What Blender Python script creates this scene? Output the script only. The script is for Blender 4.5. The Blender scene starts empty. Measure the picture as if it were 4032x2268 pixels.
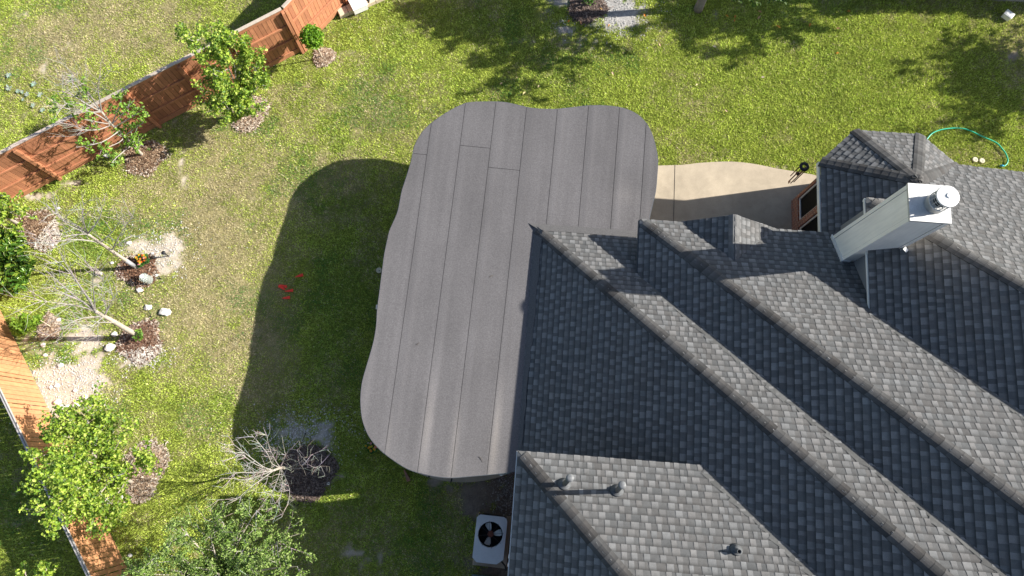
import bpy, math, random
import numpy as np
from mathutils import Vector, Matrix
D=bpy.data; S=bpy.context.scene; COL=S.collection; R=math.radians
random.seed(7)
# ---------------------------------------------------------------- camera, sky, sun, exposure
CH=20.0; TILT=R(13.4); FPX=2795.0            # camera height, tilt from straight down, focal length in photo pixels
cam=D.cameras.new('camera'); camo=D.objects.new('camera',cam); COL.objects.link(camo)
camo.location=(0,0,CH); camo.rotation_euler=(TILT,0,0)
cam.sensor_width=36; cam.lens=FPX/4032*36; cam.clip_end=600; cam.clip_start=.1
S.camera=camo
SUN_EL=R(32.0); SUN_AZ=R(8.0)                 # azimuth of the sun, counter-clockwise from +X
w=D.worlds.new('World'); S.world=w; w.use_nodes=True
wn=w.node_tree.nodes; bg=wn['Background']; sky=wn.new('ShaderNodeTexSky'); sky.sky_type='NISHITA'
sky.sun_disc=False; sky.sun_elevation=SUN_EL; sky.sun_rotation=R(90)-SUN_AZ; sky.air_density=1.0; sky.dust_density=1.2
w.node_tree.links.new(sky.outputs[0],bg.inputs[0]); bg.inputs[1].default_value=.08
sl=D.lights.new('sun','SUN'); so=D.objects.new('sun',sl); COL.objects.link(so)
sl.energy=5.0; sl.angle=R(.55); sl.color=(1,.95,.86)
sv=Vector((math.cos(SUN_EL)*math.cos(SUN_AZ),math.cos(SUN_EL)*math.sin(SUN_AZ),math.sin(SUN_EL)))
so.rotation_euler=(-sv).to_track_quat('-Z','Y').to_euler(); so.location=sv*60
S.view_settings.view_transform='Standard'; S.view_settings.look='None'; S.view_settings.exposure=1.08; S.view_settings.gamma=1
S.render.engine='CYCLES'; S.cycles.max_bounces=6; S.cycles.transparent_max_bounces=8
# ---------------------------------------------------------------- survey helpers: photo pixel + known height -> place
def G(px,py,z=0.0):
    x=(px-2016)/FPX; y=-(py-1134)/FPX; t=TILT
    r=Vector((x,math.sin(t)+y*math.cos(t),-math.cos(t)+y*math.sin(t)))
    s=(z-CH)/r.z
    return Vector((r.x*s,r.y*s,z))
TH=-.0764; CT,ST=math.cos(TH),math.sin(TH)
def H(u,v,z): return Vector((CT*u-ST*v,ST*u+CT*v,z))       # house axes (east, north, up) -> world
def Hi(p): return (CT*p[0]+ST*p[1],-ST*p[0]+CT*p[1])
# ---------------------------------------------------------------- numpy value noise
def _h(ix,iy,s):
    n=(ix.astype(np.int64)*374761393+iy.astype(np.int64)*668265263+s*982451653)&0xffffffff
    n=((n^(n>>13))*1274126177)&0xffffffff
    return ((n^(n>>16))&0xffff)/65535.0
def vnoise(x,y,s=0):
    ix=np.floor(x);iy=np.floor(y);fx=x-ix;fy=y-iy
    fx=fx*fx*(3-2*fx);fy=fy*fy*(3-2*fy)
    a=_h(ix,iy,s);b=_h(ix+1,iy,s);c=_h(ix,iy+1,s);d=_h(ix+1,iy+1,s)
    return a*(1-fx)*(1-fy)+b*fx*(1-fy)+c*(1-fx)*fy+d*fx*fy
def fbm(x,y,s=0,o=4):
    t=0;a=.5;n=0
    for k in range(o): t=t+a*vnoise(x*2**k,y*2**k,s+k*17);n+=a;a*=.5
    return t/n
# ---------------------------------------------------------------- materials
MATS={}
def mat(name,col=(.5,.5,.5),rough=.8,spec=.3,metal=0,vcol=False,noise=None,bump=0,bscale=40,trans=0,alpha=None):
    if name in MATS: return MATS[name]
    m=D.materials.new(name); m.use_nodes=True; nt=m.node_tree; N=nt.nodes; L=nt.links; b=N['Principled BSDF']
    b.inputs['Roughness'].default_value=rough; b.inputs['Specular IOR Level'].default_value=spec; b.inputs['Metallic'].default_value=metal
    src=None
    if vcol:
        a=N.new('ShaderNodeAttribute'); a.attribute_name='Col'; src=a.outputs['Color']
    else:
        c=N.new('ShaderNodeRGB'); c.outputs[0].default_value=(*col,1); src=c.outputs[0]
    tc=N.new('ShaderNodeNewGeometry')
    for i,(sc,amt) in enumerate(noise or []):
        n=N.new('ShaderNodeTexNoise'); n.inputs['Scale'].default_value=sc if not isinstance(sc,tuple) else 1; n.inputs['Detail'].default_value=5
        v=tc.outputs['Position']
        if isinstance(sc,tuple):
            mp=N.new('ShaderNodeMapping'); mp.inputs['Scale'].default_value=sc[:3]; mp.inputs['Rotation'].default_value=(0,0,sc[3] if len(sc)>3 else 0); L.new(v,mp.inputs[0]); v=mp.outputs[0]
        L.new(v,n.inputs['Vector'])
        mr=N.new('ShaderNodeMapRange'); mr.inputs[1].default_value=.3; mr.inputs[2].default_value=.7; mr.inputs[3].default_value=1-amt; mr.inputs[4].default_value=1+amt
        L.new(n.outputs[0],mr.inputs[0])
        mx=N.new('ShaderNodeVectorMath'); mx.operation='SCALE'; L.new(src,mx.inputs[0]); L.new(mr.outputs[0],mx.inputs['Scale']); src=mx.outputs[0]
    L.new(src,b.inputs['Base Color'])
    if bump:
        n=N.new('ShaderNodeTexNoise'); n.inputs['Scale'].default_value=bscale; n.inputs['Detail'].default_value=4; L.new(tc.outputs['Position'],n.inputs['Vector'])
        bp=N.new('ShaderNodeBump'); bp.inputs['Strength'].default_value=bump; bp.inputs['Distance'].default_value=.02; L.new(n.outputs[0],bp.inputs['Height']); L.new(bp.outputs[0],b.inputs['Normal'])
    if trans:
        t=N.new('ShaderNodeBsdfTranslucent'); L.new(src,t.inputs['Color']); ms=N.new('ShaderNodeMixShader'); ms.inputs[0].default_value=trans
        L.new(b.outputs[0],ms.inputs[1]); L.new(t.outputs[0],ms.inputs[2]); L.new(ms.outputs[0],N['Material Output'].inputs['Surface'])
    MATS[name]=m; return m
# ---------------------------------------------------------------- mesh builder
class MB:
    def __init__(s): s.v=[];s.f=[];s.c=[]
    def poly(s,pts,col=(1,1,1)):
        n=len(s.v); s.v+= [tuple(p) for p in pts]; s.f.append(tuple(range(n,n+len(pts)))); s.c.append(col)
    def faces(s,pts,fs,col=(1,1,1)):
        n=len(s.v); s.v+=[tuple(p) for p in pts]
        for f in fs: s.f.append(tuple(n+i for i in f)); s.c.append(col)
    def box(s,c,size,M=None,col=(1,1,1),bev=0):
        x,y,z=[q/2 for q in size]; c=Vector(c)
        if bev:
            b=min(bev,x*.9,y*.9,z*.9); P=[]
            ring=lambda xx,yy,zz:[(-xx,-yy,zz),(xx,-yy,zz),(xx,yy,zz),(-xx,yy,zz)]
            P=ring(x-b,y-b,-z)+ring(x,y,-z+b)+ring(x,y,z-b)+ring(x-b,y-b,z)
            F=[(3,2,1,0),(12,13,14,15)]
            for k in range(3):
                for i in range(4): j=(i+1)%4; F.append((4*k+i,4*k+j,4*k+4+j,4*k+4+i))
        else:
            P=[(-x,-y,-z),(x,-y,-z),(x,y,-z),(-x,y,-z),(-x,-y,z),(x,-y,z),(x,y,z),(-x,y,z)]
            F=[(3,2,1,0),(4,5,6,7),(0,1,5,4),(1,2,6,5),(2,3,7,6),(3,0,4,7)]
        P=[(M@Vector(p) if M is not None else Vector(p))+c for p in P]
        s.faces(P,F,col)
    def beam(s,a,b,wd,ht,up=(0,0,1),col=(1,1,1),bev=0):
        a=Vector(a);b=Vector(b);d=(b-a);l=d.length;d/=l;up=Vector(up);sx=d.cross(up)
        if sx.length<1e-4: sx=d.cross(Vector((1,0,0)))
        sx.normalize();uz=sx.cross(d)
        M=Matrix((d,sx,uz)).transposed(); s.box((a+b)/2,(l,wd,ht),M,col,bev)
    def tube(s,pts,rad,n=6,col=(1,1,1),cap=True):
        pts=[Vector(p) for p in pts]; rad=rad if isinstance(rad,(list,tuple)) else [rad]*len(pts); base=len(s.v)
        prev=None
        for i,p in enumerate(pts):
            d=(pts[min(i+1,len(pts)-1)]-pts[max(i-1,0)]).normalized()
            a=prev-d*prev.dot(d) if prev is not None else d.orthogonal()
            if a.length<1e-5: a=d.orthogonal()
            a.normalize(); prev=a; b=d.cross(a)
            for k in range(n):
                t=2*math.pi*k/n; s.v.append(tuple(p+(a*math.cos(t)+b*math.sin(t))*rad[i]))
        for i in range(len(pts)-1):
            for k in range(n):
                j=(k+1)%n; s.f.append((base+i*n+k,base+i*n+j,base+(i+1)*n+j,base+(i+1)*n+k)); s.c.append(col)
        if cap:
            s.f.append(tuple(base+k for k in range(n))[::-1]); s.c.append(col)
            e=base+(len(pts)-1)*n; s.f.append(tuple(e+k for k in range(n))); s.c.append(col)
    def lathe(s,c,prof,n=24,col=(1,1,1),M=None,cap=True):
        base=len(s.v); c=Vector(c)
        for r,z in prof:
            for k in range(n):
                t=2*math.pi*k/n; p=Vector((r*math.cos(t),r*math.sin(t),z)); s.v.append(tuple((M@p if M is not None else p)+c))
        for i in range(len(prof)-1):
            for k in range(n):
                j=(k+1)%n; s.f.append((base+i*n+k,base+i*n+j,base+(i+1)*n+j,base+(i+1)*n+k)); s.c.append(col)
        for e,fl in ((0,1),(len(prof)-1,0)):
            if cap and prof[e][0]>1e-4:
                q=tuple(base+e*n+k for k in range(n)); s.f.append(q[::-1] if fl else q); s.c.append(col)
    def build(s,name,m,parent=None,smooth=False,loc=None):
        me=D.meshes.new(name); vs=s.v
        if loc is not None: loc=Vector(loc); vs=[tuple(Vector(p)-loc) for p in vs]
        me.from_pydata(vs,[],s.f); me.materials.append(m)
        if any(c!=(1,1,1) for c in s.c):
            a=me.color_attributes.new('Col','FLOAT_COLOR','CORNER'); arr=[]
            for f,c in zip(s.f,s.c):
                if isinstance(c[0],(tuple,list)):
                    for q in c: arr+=[*q,1]
                else: arr+=[*c,1]*len(f)
            a.data.foreach_set('color',arr)
        if smooth: me.polygons.foreach_set('use_smooth',[True]*len(me.polygons))
        me.update()
        o=D.objects.new(name,me); COL.objects.link(o)
        if loc is not None: o.location=loc
        if parent is not None:
            o.parent=parent
            if loc is None: o.matrix_parent_inverse=Matrix.Translation(-parent.location)
            else: o.location=loc-parent.location
        return o
def tag(o,label=None,cat=None,group=None,kind=None):
    if label: o['label']=label
    if cat: o['category']=cat
    if group: o['group']=group
    if kind: o['kind']=kind
    return o
def thing(name,loc,label,cat,group=None):
    o=D.objects.new(name,None); COL.objects.link(o); o.location=loc; o.empty_display_size=.2
    return tag(o,label,cat,group)
def npmesh(name,V,F,C,m,parent=None):
    """V (n,3), F (m,k) int, C (m,3) face colours"""
    me=D.meshes.new(name); k=F.shape[1]
    me.vertices.add(len(V)); me.vertices.foreach_set('co',np.asarray(V,np.float32).ravel())
    me.loops.add(F.size); me.loops.foreach_set('vertex_index',F.ravel().astype(np.int32))
    me.polygons.add(len(F)); me.polygons.foreach_set('loop_start',np.arange(0,F.size,k,dtype=np.int32))
    try: me.polygons.foreach_set('loop_total',np.full(len(F),k,np.int32))
    except Exception: pass
    me.update(calc_edges=True)
    a=me.color_attributes.new('Col','FLOAT_COLOR','CORNER')
    cc=np.ones((len(F),k,4),np.float32); cc[:,:,:3]=np.asarray(C,np.float32)[:,None,:]
    a.data.foreach_set('color',cc.ravel()); me.materials.append(m)
    o=D.objects.new(name,me); COL.objects.link(o)
    if parent is not None: o.parent=parent; o.matrix_parent_inverse=Matrix.Translation(-parent.location)
    return o
def clip(poly,subj):
    """Sutherland-Hodgman, convex clip polygon (any winding)"""
    ar=sum(poly[i][0]*poly[(i+1)%len(poly)][1]-poly[(i+1)%len(poly)][0]*poly[i][1] for i in range(len(poly)))
    P=poly if ar>0 else poly[::-1]; out=list(subj)
    for i in range(len(P)):
        a=P[i];b=P[(i+1)%len(P)]; inp=out; out=[]
        if not inp: break
        sd=lambda q:(b[0]-a[0])*(q[1]-a[1])-(b[1]-a[1])*(q[0]-a[0])
        for j in range(len(inp)):
            c=inp[j];d=inp[(j+1)%len(inp)];sc=sd(c);s2=sd(d)
            if sc>=0: out.append(c)
            if (sc>=0)!=(s2>=0):
                t=sc/(sc-s2); out.append((c[0]+(d[0]-c[0])*t,c[1]+(d[1]-c[1])*t))
    return out
# ---------------------------------------------------------------- the house roof
shingle_m=mat('asphalt_shingle',vcol=True,rough=.9,spec=.25,noise=[(9,.12),(120,.16)],bump=.25,bscale=160)
white_m=mat('white_paint',(.74,.73,.70),rough=.55,noise=[(3,.05),(25,.04)])
brick_m=None
def plane(gu,gv,a): return lambda u,v: gu*u+gv*v+a
EXPO=.155
def shingles(mb,pl,g,poly,seed,anchor=None,tint=(1,1,1)):
    """courses of laminated shingles lying on one roof plane; g = plan gradient (uphill)"""
    rd=random.Random(seed); gl=math.hypot(*g); up=(g[0]/gl,g[1]/gl); ac=(-up[1],up[0]); k=math.sqrt(1+gl*gl)
    st=EXPO/k
    ts=[p[0]*up[0]+p[1]*up[1] for p in poly]; ss=[p[0]*ac[0]+p[1]*ac[1] for p in poly]
    t0=min(ts)
    if anchor is not None:
        ta=anchor[0]*up[0]+anchor[1]*up[1]; t0=ta+math.floor((t0-ta)/st+1e-6)*st
    nrm=(-g[0]/k,-g[1]/k,1/k)
    def emit(a0,a1,b0,b1,h0,h1,c0,c1,butt):
        q=[(a0,b0),(a1,b0),(a1,b1),(a0,b1)]
        q=[(s*ac[0]+t*up[0],s*ac[1]+t*up[1]) for s,t in q]
        q=clip(poly,q)
        if len(q)<3: return
        pts=[];cs=[]
        for u,v in q:
            t=u*up[0]+v*up[1]; f=min(1,max(0,(t-b0)/(b1-b0))); h=h0+(h1-h0)*f
            z=pl(u,v); p=H(u+nrm[0]*h,v+nrm[1]*h,z+nrm[2]*h); pts.append(p); cs.append(tuple(c0[i]*(1-f)+c1[i]*f for i in range(3)))
        mb.poly(pts,tuple(cs))
        if butt:
            e=[(u,v) for u,v in q if abs(u*up[0]+v*up[1]-b0)<1e-6]
            if len(e)==2:
                (u0,v0),(u1,v1)=e
                A=[H(u+nrm[0]*h,v+nrm[1]*h,pl(u,v)+nrm[2]*h) for u,v,h in ((u0,v0,h0),(u1,v1,h0),(u1,v1,h0-butt),(u0,v0,h0-butt))]
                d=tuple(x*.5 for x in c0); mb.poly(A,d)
    T=t0
    smin,smax=min(ss),max(ss)
    while T<max(ts):
        s=smin-rd.random()*.3
        while s<smax:                                   # base layer of the course
            L=rd.uniform(.3,.7); v=rd.uniform(.098,.122); wm=rd.uniform(-.004,.006)
            c=(v+wm*.6,v,v-wm*.4); m=T+st*.55; d=tuple(x*.5 for x in c)  # d: printed band plus shade under the next course, put into the colour
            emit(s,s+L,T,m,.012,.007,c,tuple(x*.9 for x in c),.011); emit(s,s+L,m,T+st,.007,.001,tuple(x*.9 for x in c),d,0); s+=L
        s=smin-rd.random()*.3
        while s<smax:                                   # raised teeth
            L=rd.choice((.08,.10,.11,.13,.15)); v=rd.uniform(.145,.20); wm=rd.uniform(-.004,.008)
            c=(v+wm*.6,v,v-wm*.4); m=T+st*.5; d=tuple(x*.34 for x in c)  # teeth darken uphill too: print and painted contact shade together
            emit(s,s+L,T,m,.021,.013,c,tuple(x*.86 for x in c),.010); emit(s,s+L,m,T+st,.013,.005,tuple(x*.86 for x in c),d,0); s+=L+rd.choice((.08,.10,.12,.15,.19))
        T+=st
def hipcaps(mb,p0,p1,gA,gB,seed,wd=.14,L=.185,dark=1.0):
    """folded cap shingles climbing a hip from p0 (low) to p1; gA,gB plan gradients of its two planes"""
    rd=random.Random(seed); p0=Vector(p0);p1=Vector(p1); d=p1-p0; n=int(d.length/L); d.normalize()
    dp=Vector((d.x,d.y,0)).normalized(); side=Vector((-dp.y,dp.x,0))
    def off(sg,g,dist):   # point 'dist' away from the hip measured on that plane, at right angles to the hip in plan
        q=side*sg*dist; return Vector((q.x,q.y,g[0]*q.x+g[1]*q.y))
    gl,gr=(gA,gB)
    prof=[(1,gl,wd),(1,gl,wd*.45),(1,gl,wd*.14),(-1,gr,wd*.14),(-1,gr,wd*.45),(-1,gr,wd)]
    for i in range(n+1):
        a=p0+d*(i*L); b=p0+d*min(i*L+L*1.35,(p1-p0).length)
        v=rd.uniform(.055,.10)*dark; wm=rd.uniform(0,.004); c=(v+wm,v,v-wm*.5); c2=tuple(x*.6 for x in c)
        A=[];B=[]
        for sg,g,ds in prof:
            o=off(sg,g,ds); o2=off(sg,g,ds); rnd=-.014*(1 if ds<wd*.2 else 0)-.012*(1 if ds>wd*.9 else 0)
            A.append(a+o+Vector((0,0,.040+rnd))); B.append(b+o2+Vector((0,0,.034+rnd)))
        P=[H(*q) for q in A]+[H(*q) for q in B]+[H(*(q-Vector((0,0,.016)))) for q in A]
        m=len(prof)
        for j in range(m-1):
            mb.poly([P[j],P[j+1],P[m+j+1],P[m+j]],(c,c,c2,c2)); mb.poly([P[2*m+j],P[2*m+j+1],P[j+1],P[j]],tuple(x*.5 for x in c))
        e=tuple(x*.35 for x in c); mb.poly([P[0],P[m],P[m]-Vector((0,0,.03)),P[2*m]-Vector((0,0,.02))],e); mb.poly([P[m-1],P[3*m-1]-Vector((0,0,.02)),P[2*m-1]-Vector((0,0,.03)),P[2*m-1]],e)
K=.667
p1w=plane(K,0,2.4553);p1n=plane(0,-K,6.4264);p2w=plane(K,0,1.6344);p2n=plane(0,-K,7.3739);p3w=plane(K,0,-.078);p4n=plane(-.095,-.774,10.500)
p0w=plane(K,0,4.9969);p0n=plane(0,-K,5.1588)
gW=(K,0);gN=(0,-K);g4=(-.095,-.774)
SB=-7.2
house=thing('house',H(4,2,0),'large house with stepped grey shingle hip roofs and a tall white chimney','house')
def part(name,mb,m,parent=house,smooth=False): return mb.build(name,m,parent,smooth)
def roofpart(name,planes,label=None):
    mb=MB()
    for i,(pl,g,poly,seed,*an) in enumerate(planes):
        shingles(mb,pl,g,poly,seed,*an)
        mb.poly([H(u,v,pl(u,v)-.012) for u,v in poly],(.05,.05,.05))
    o=part(name,mb,shingle_m)
    if label: o['label']=label
    return o
c1=5.953; c2=8.605
def hip3v(u): return (10.578-.762*u)/.774
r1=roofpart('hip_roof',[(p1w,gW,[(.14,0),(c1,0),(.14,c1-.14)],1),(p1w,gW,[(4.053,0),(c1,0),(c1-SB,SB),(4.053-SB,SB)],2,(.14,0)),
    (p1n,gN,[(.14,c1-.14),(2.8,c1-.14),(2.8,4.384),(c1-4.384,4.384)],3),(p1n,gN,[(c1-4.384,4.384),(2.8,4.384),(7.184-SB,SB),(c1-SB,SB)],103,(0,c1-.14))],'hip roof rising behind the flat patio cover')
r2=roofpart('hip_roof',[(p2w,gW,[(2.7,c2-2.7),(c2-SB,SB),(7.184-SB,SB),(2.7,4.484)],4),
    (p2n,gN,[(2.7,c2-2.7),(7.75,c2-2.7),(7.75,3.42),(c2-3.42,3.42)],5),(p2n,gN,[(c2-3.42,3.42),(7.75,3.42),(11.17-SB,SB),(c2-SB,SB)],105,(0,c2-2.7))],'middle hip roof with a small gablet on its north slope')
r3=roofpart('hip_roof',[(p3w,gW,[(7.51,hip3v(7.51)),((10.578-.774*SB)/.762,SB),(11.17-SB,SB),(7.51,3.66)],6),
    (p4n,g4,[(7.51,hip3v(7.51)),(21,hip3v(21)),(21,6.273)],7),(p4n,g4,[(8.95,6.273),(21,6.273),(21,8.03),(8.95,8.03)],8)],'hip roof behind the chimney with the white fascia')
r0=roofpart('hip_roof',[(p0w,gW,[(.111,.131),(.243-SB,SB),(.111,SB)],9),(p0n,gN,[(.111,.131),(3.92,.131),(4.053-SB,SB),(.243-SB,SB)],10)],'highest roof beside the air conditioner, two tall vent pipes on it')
def sub(name,mb,m,parent,smooth=False):
    """a sub-part: vertices are in world space, so undo the parents' offsets"""
    o=mb.build(name,m,None,smooth); o.parent=parent
    o.matrix_parent_inverse=Matrix.Identity(4)   # parts keep world-space vertices (parent part sits at the world origin)
    return o
def hip(pl,p0u,p0v,p1u,p1v): return (p0u,p0v,pl(p0u,p0v)),(p1u,p1v,pl(p1u,p1v))
def caps(parent,pl,a,b,gA,gB,seed,**k):
    mb=MB(); q=hip(pl,*a,*b); hipcaps(mb,q[0],q[1],gA,gB,seed,**k); return sub('hip_cap',mb,shingle_m,parent)
# the left side of a hip climbing south-east is its north slope
caps(r1,p1n,(.22,c1-.22),(c1-SB,SB),gN,gW,21)
caps(r2,p2n,(2.79,c2-2.79),(c2-SB,SB),gN,gW,22)
caps(r3,p3w,(7.62,hip3v(7.62)),((10.578-.774*SB)/.762,SB),g4,gW,23)
caps(r0,p0n,(.2,.043),(.243-SB,SB),gN,gW,24)
# smooth woven strips down the valleys
def valley(parent,pl,a,b,side,wd,seed):
    mb=MB(); rd=random.Random(seed); A=Vector(a);B=Vector(b);d=(B-A).normalized();n=Vector((-d.y,d.x))*side; L=(B-A).length; t=0
    while t<L:
        e=min(L,t+.22); c=rd.uniform(.085,.12)
        q=[A+d*t,A+d*e,A+d*e+n*wd*rd.uniform(.55,1.15),A+d*t+n*wd*rd.uniform(.55,1.15)]
        mb.poly([H(p.x,p.y,pl(p.x,p.y)+.019) for p in q],(c,c,c*.98)); t=e
    return sub('valley_strip',mb,shingle_m,parent)
valley(r1,p1n,(2.75,4.434),(7.184-SB,SB),-1,.17,31)
valley(r2,p2n,(7.51,3.66),(11.17-SB,SB),-1,.17,32)
valley(r0,p0n,(3.95,.103),(4.053-SB,SB),-1,.17,33)
# bay roof (half octagon)
zb=3.2
A_=(7.25,7.89);B_=(8.15,8.82);C_=(9.84,8.82);D_=(10.75,8.02);T_=(9.0,7.03);zt=4.4
def pl3(a,b,c):
    a=Vector(a);b=Vector(b);c=Vector(c);n=(b-a).cross(c-a); gu=-n.x/n.z;gv=-n.y/n.z
    return plane(gu,gv,a.z-gu*a.x-gv*a.y),(gu,gv)
def z3(p,z): return (p[0],p[1],z)
facets=[]
for i,(a,b,poly) in enumerate([((7.25,5.7),A_,[A_,T_,(9.0,5.7),(7.25,5.7)]),(A_,B_,[A_,B_,T_]),(B_,C_,[B_,C_,T_]),(C_,D_,[C_,D_,T_]),(D_,(10.75,6.2),[D_,T_,(9.0,6.2),(10.75,6.2)])]):
    pl,g=pl3(z3(a,zb),z3(b,zb),z3(T_,zt)); facets.append((pl,g,poly,40+i))
rb=roofpart('bay_roof',facets,'small half octagon roof of the bay')
for i,p in enumerate((A_,B_,C_,D_)):
    mb=MB(); hipcaps(mb,z3(p,zb+.01),z3(T_,zt+.01),facets[i+1][1],facets[i][1],50+i); sub('hip_cap',mb,shingle_m,rb)
# gablet on the middle roof
gR=(4.80,5.93,4.17);gS=(4.79,4.79,4.18);gLf=(3.72,5.93,3.42);gRt=(6.02,5.93,3.42)
pa,ga=pl3(gLf,gR,gS); pb,gb=pl3(gRt,gR,gS)
mb=MB()
for pl,g,poly,sd in ((pa,ga,[gLf[:2],gR[:2],gS[:2]],61),(pb,gb,[gRt[:2],gR[:2],gS[:2]],62)):
    shingles(mb,pl,g,poly,sd); mb.poly([H(u,v,pl(u,v)-.01) for u,v in poly],(.05,.05,.05))
for i in range(7):     # soft ridge
    a=gR[1]-i*.17; b=a-.2
    c=random.uniform(.11,.15)
    P=[]
    for (v,dz) in ((a,.036),(b,.026)):
        zc=4.17
        P+=[H(4.795+x,v,zc+dz-abs(x)*.62+(-.012 if abs(x)<.03 else 0)) for x in (-.13,-.04,.04,.13)]
    for j in range(3): mb.poly([P[j],P[j+1],P[4+j+1],P[4+j]],(c,c,c))
sub('gablet',mb,shingle_m,r2)
mb=MB(); mb.poly([H(*gLf)-Vector((0,0,.02)),H(*gRt)-Vector((0,0,.02)),H(*gR)-Vector((0,0,.02))],(.5,.5,.5)); sub('gable_board',mb,white_m,r2)
# fascia boards
dark_m=mat('drip_edge',(.085,.095,.105),rough=.5,metal=.3,noise=[(20,.1)])
def fascia(parent,pl,a,b,nrm,m,ht=.15,th=.025,dz=-.03):
    mb=MB(); ins=.035 if nrm[1]>0 else 0; a=(a[0]-nrm[0]*ins,a[1]-nrm[1]*ins); b=(b[0]-nrm[0]*ins,b[1]-nrm[1]*ins); o=Vector((nrm[0],nrm[1],0))*th
    A=Vector((*a,pl(*a)+dz));B=Vector((*b,pl(*b)+dz)); dn=Vector((0,0,-ht))
    P=[A,B,B+o,A+o]; P=P+[p+dn for p in P]; P=[H(*p) for p in P]
    mb.faces(P,[(0,1,2,3),(7,6,5,4),(0,4,5,1),(1,5,6,2),(2,6,7,3),(3,7,4,0)]); return sub('fascia',mb,m,parent)
fascia(r3,p3w,(7.51,6.27),(7.51,3.62),(-1,0),white_m,ht=.07,th=.02)
fascia(r3,p4n,(7.51,6.273),(8.9,6.273),(0,1),white_m,ht=.17)
fascia(r2,p2w,(2.7,5.9),(2.7,4.40),(-1,0),dark_m,ht=.13)
fascia(r2,p2n,(2.7,5.905),(7.7,5.905),(0,1),white_m,ht=.15)
fascia(r0,p0w,(.111,.131),(.111,SB),(-1,0),white_m,ht=.06)
fascia(r0,p0n,(.111,.131),(3.92,.131),(0,1),dark_m,ht=.15)
fascia(rb,facets[0][0],(7.25,7.89),(7.25,5.75),(-1,0),white_m,ht=.14,th=.03)
for a,b,i in ((A_,B_,1),(B_,C_,2),(C_,D_,3)):
    d=Vector((b[0]-a[0],b[1]-a[1])).normalized(); fascia(rb,facets[i][0],a,b,(-d.y,d.x),white_m,ht=.14)
fascia(r3,p4n,(10.75,8.03),(21,8.03),(0,1),white_m,ht=.14)
mb=MB(); mb.poly([H(8.95,6.273,p4n(8.95,6.273)-.01),H(8.95,6.9,p4n(8.95,6.9)-.01),H(8.95,6.9,4.0),H(8.95,6.273,4.0)]); sub('rake_board',mb,white_m,r3)
# walls
def brickmat():
    m=D.materials.new('red_brick'); m.use_nodes=True; nt=m.node_tree; N=nt.nodes;L=nt.links;b=N['Principled BSDF']; b.inputs['Roughness'].default_value=.9
    g=N.new('ShaderNodeNewGeometry'); mp=N.new('ShaderNodeMapping'); mp.inputs['Rotation'].default_value=(R(90),0,R(90)); L.new(g.outputs['Position'],mp.inputs[0])
    sp=N.new('ShaderNodeSeparateXYZ'); L.new(g.outputs['Position'],sp.inputs[0]); ad=N.new('ShaderNodeMath'); ad.operation='ADD'; L.new(sp.outputs[0],ad.inputs[0]); L.new(sp.outputs[1],ad.inputs[1])
    cb=N.new('ShaderNodeCombineXYZ'); L.new(ad.outputs[0],cb.inputs[0]); L.new(sp.outputs[2],cb.inputs[1])
    t=N.new('ShaderNodeTexBrick'); t.inputs['Scale'].default_value=1; t.inputs['Brick Width'].default_value=.2; t.inputs['Row Height'].default_value=.075; t.inputs['Mortar Size'].default_value=.008; t.inputs['Bias'].default_value=-.1
    t.inputs['Color1'].default_value=(.33,.10,.05,1);t.inputs['Color2'].default_value=(.16,.055,.035,1);t.inputs['Mortar'].default_value=(.36,.33,.28,1)
    L.new(cb.outputs[0],t.inputs[0]); n=N.new('ShaderNodeTexNoise'); n.inputs['Scale'].default_value=9; L.new(g.outputs['Position'],n.inputs['Vector'])
    mr=N.new('ShaderNodeMapRange'); mr.inputs[3].default_value=.6;mr.inputs[4].default_value=1.4; L.new(n.outputs[0],mr.inputs[0]); mx=N.new('ShaderNodeVectorMath');mx.operation='SCALE';L.new(t.outputs[0],mx.inputs[0]);L.new(mr.outputs[0],mx.inputs['Scale']);L.new(mx.outputs[0],b.inputs['Base Color'])
    return m
brick_m=brickmat()
def hbox(mb,u0,u1,v0,v1,z0,z1):
    P=[H(u,v,z) for z in (z0,z1) for u,v in ((u0,v0),(u1,v0),(u1,v1),(u0,v1))]
    mb.faces(P,[(3,2,1,0),(4,5,6,7),(0,1,5,4),(1,2,6,5),(2,3,7,6),(3,0,4,7)])
mb=MB(); hbox(mb,.55,13,-7.1,5.35,0,2.3)
part('wall',mb,brick_m)
mb=MB(); hbox(mb,3.0,8.3,-7.0,5.55,2.31,3.25); hbox(mb,8.35,20,-7.0,5.95,2.31,3.9); hbox(mb,7.6,8.34,3.0,6.1,3.26,4.7); hbox(mb,.45,6,-7.0,-.38,2.31,4.85)
part('upper_wall',mb,mat('grey_siding',(.22,.22,.22),rough=.7))
# bay walls with the window openings on the west face
UW=7.71; bay=[(UW,8.02),(8.33,8.62),(9.72,8.62),(10.5,7.95)]
mb=MB()
W1=(7.95-.02,7.22);W2=(7.03,6.35); zs,zh=.55,2.25
def wq(v0,v1,z0,z1): hbox(mb,UW,UW+.2,min(v0,v1),max(v0,v1),z0,z1)
wq(8.02,5.6,0,zs); wq(8.02,5.6,zh,3.05); wq(8.02,W1[0],zs,zh); wq(W1[1],W2[0],zs,zh); wq(W2[1],5.6,zs,zh)
for a,b in zip(bay,bay[1:]):
    mb.poly([H(*a,0),H(*b,0),H(*b,3.05),H(*a,3.05)])
mb.poly([H(bay[3][0],bay[3][1],0),H(14,7.95,0),H(14,7.95,2.8),H(bay[3][0],bay[3][1],2.8)])
mb.poly([H(*p,3.05) for p in bay]+[H(10.5,6,3.05),H(UW,6,3.05)])
bw=part('wall',mb,brick_m); bw['label']='brick wall of the bay with two dark windows'
glass_m=mat('dark_screen',(.006,.006,.006),rough=.75,spec=.15)
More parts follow.
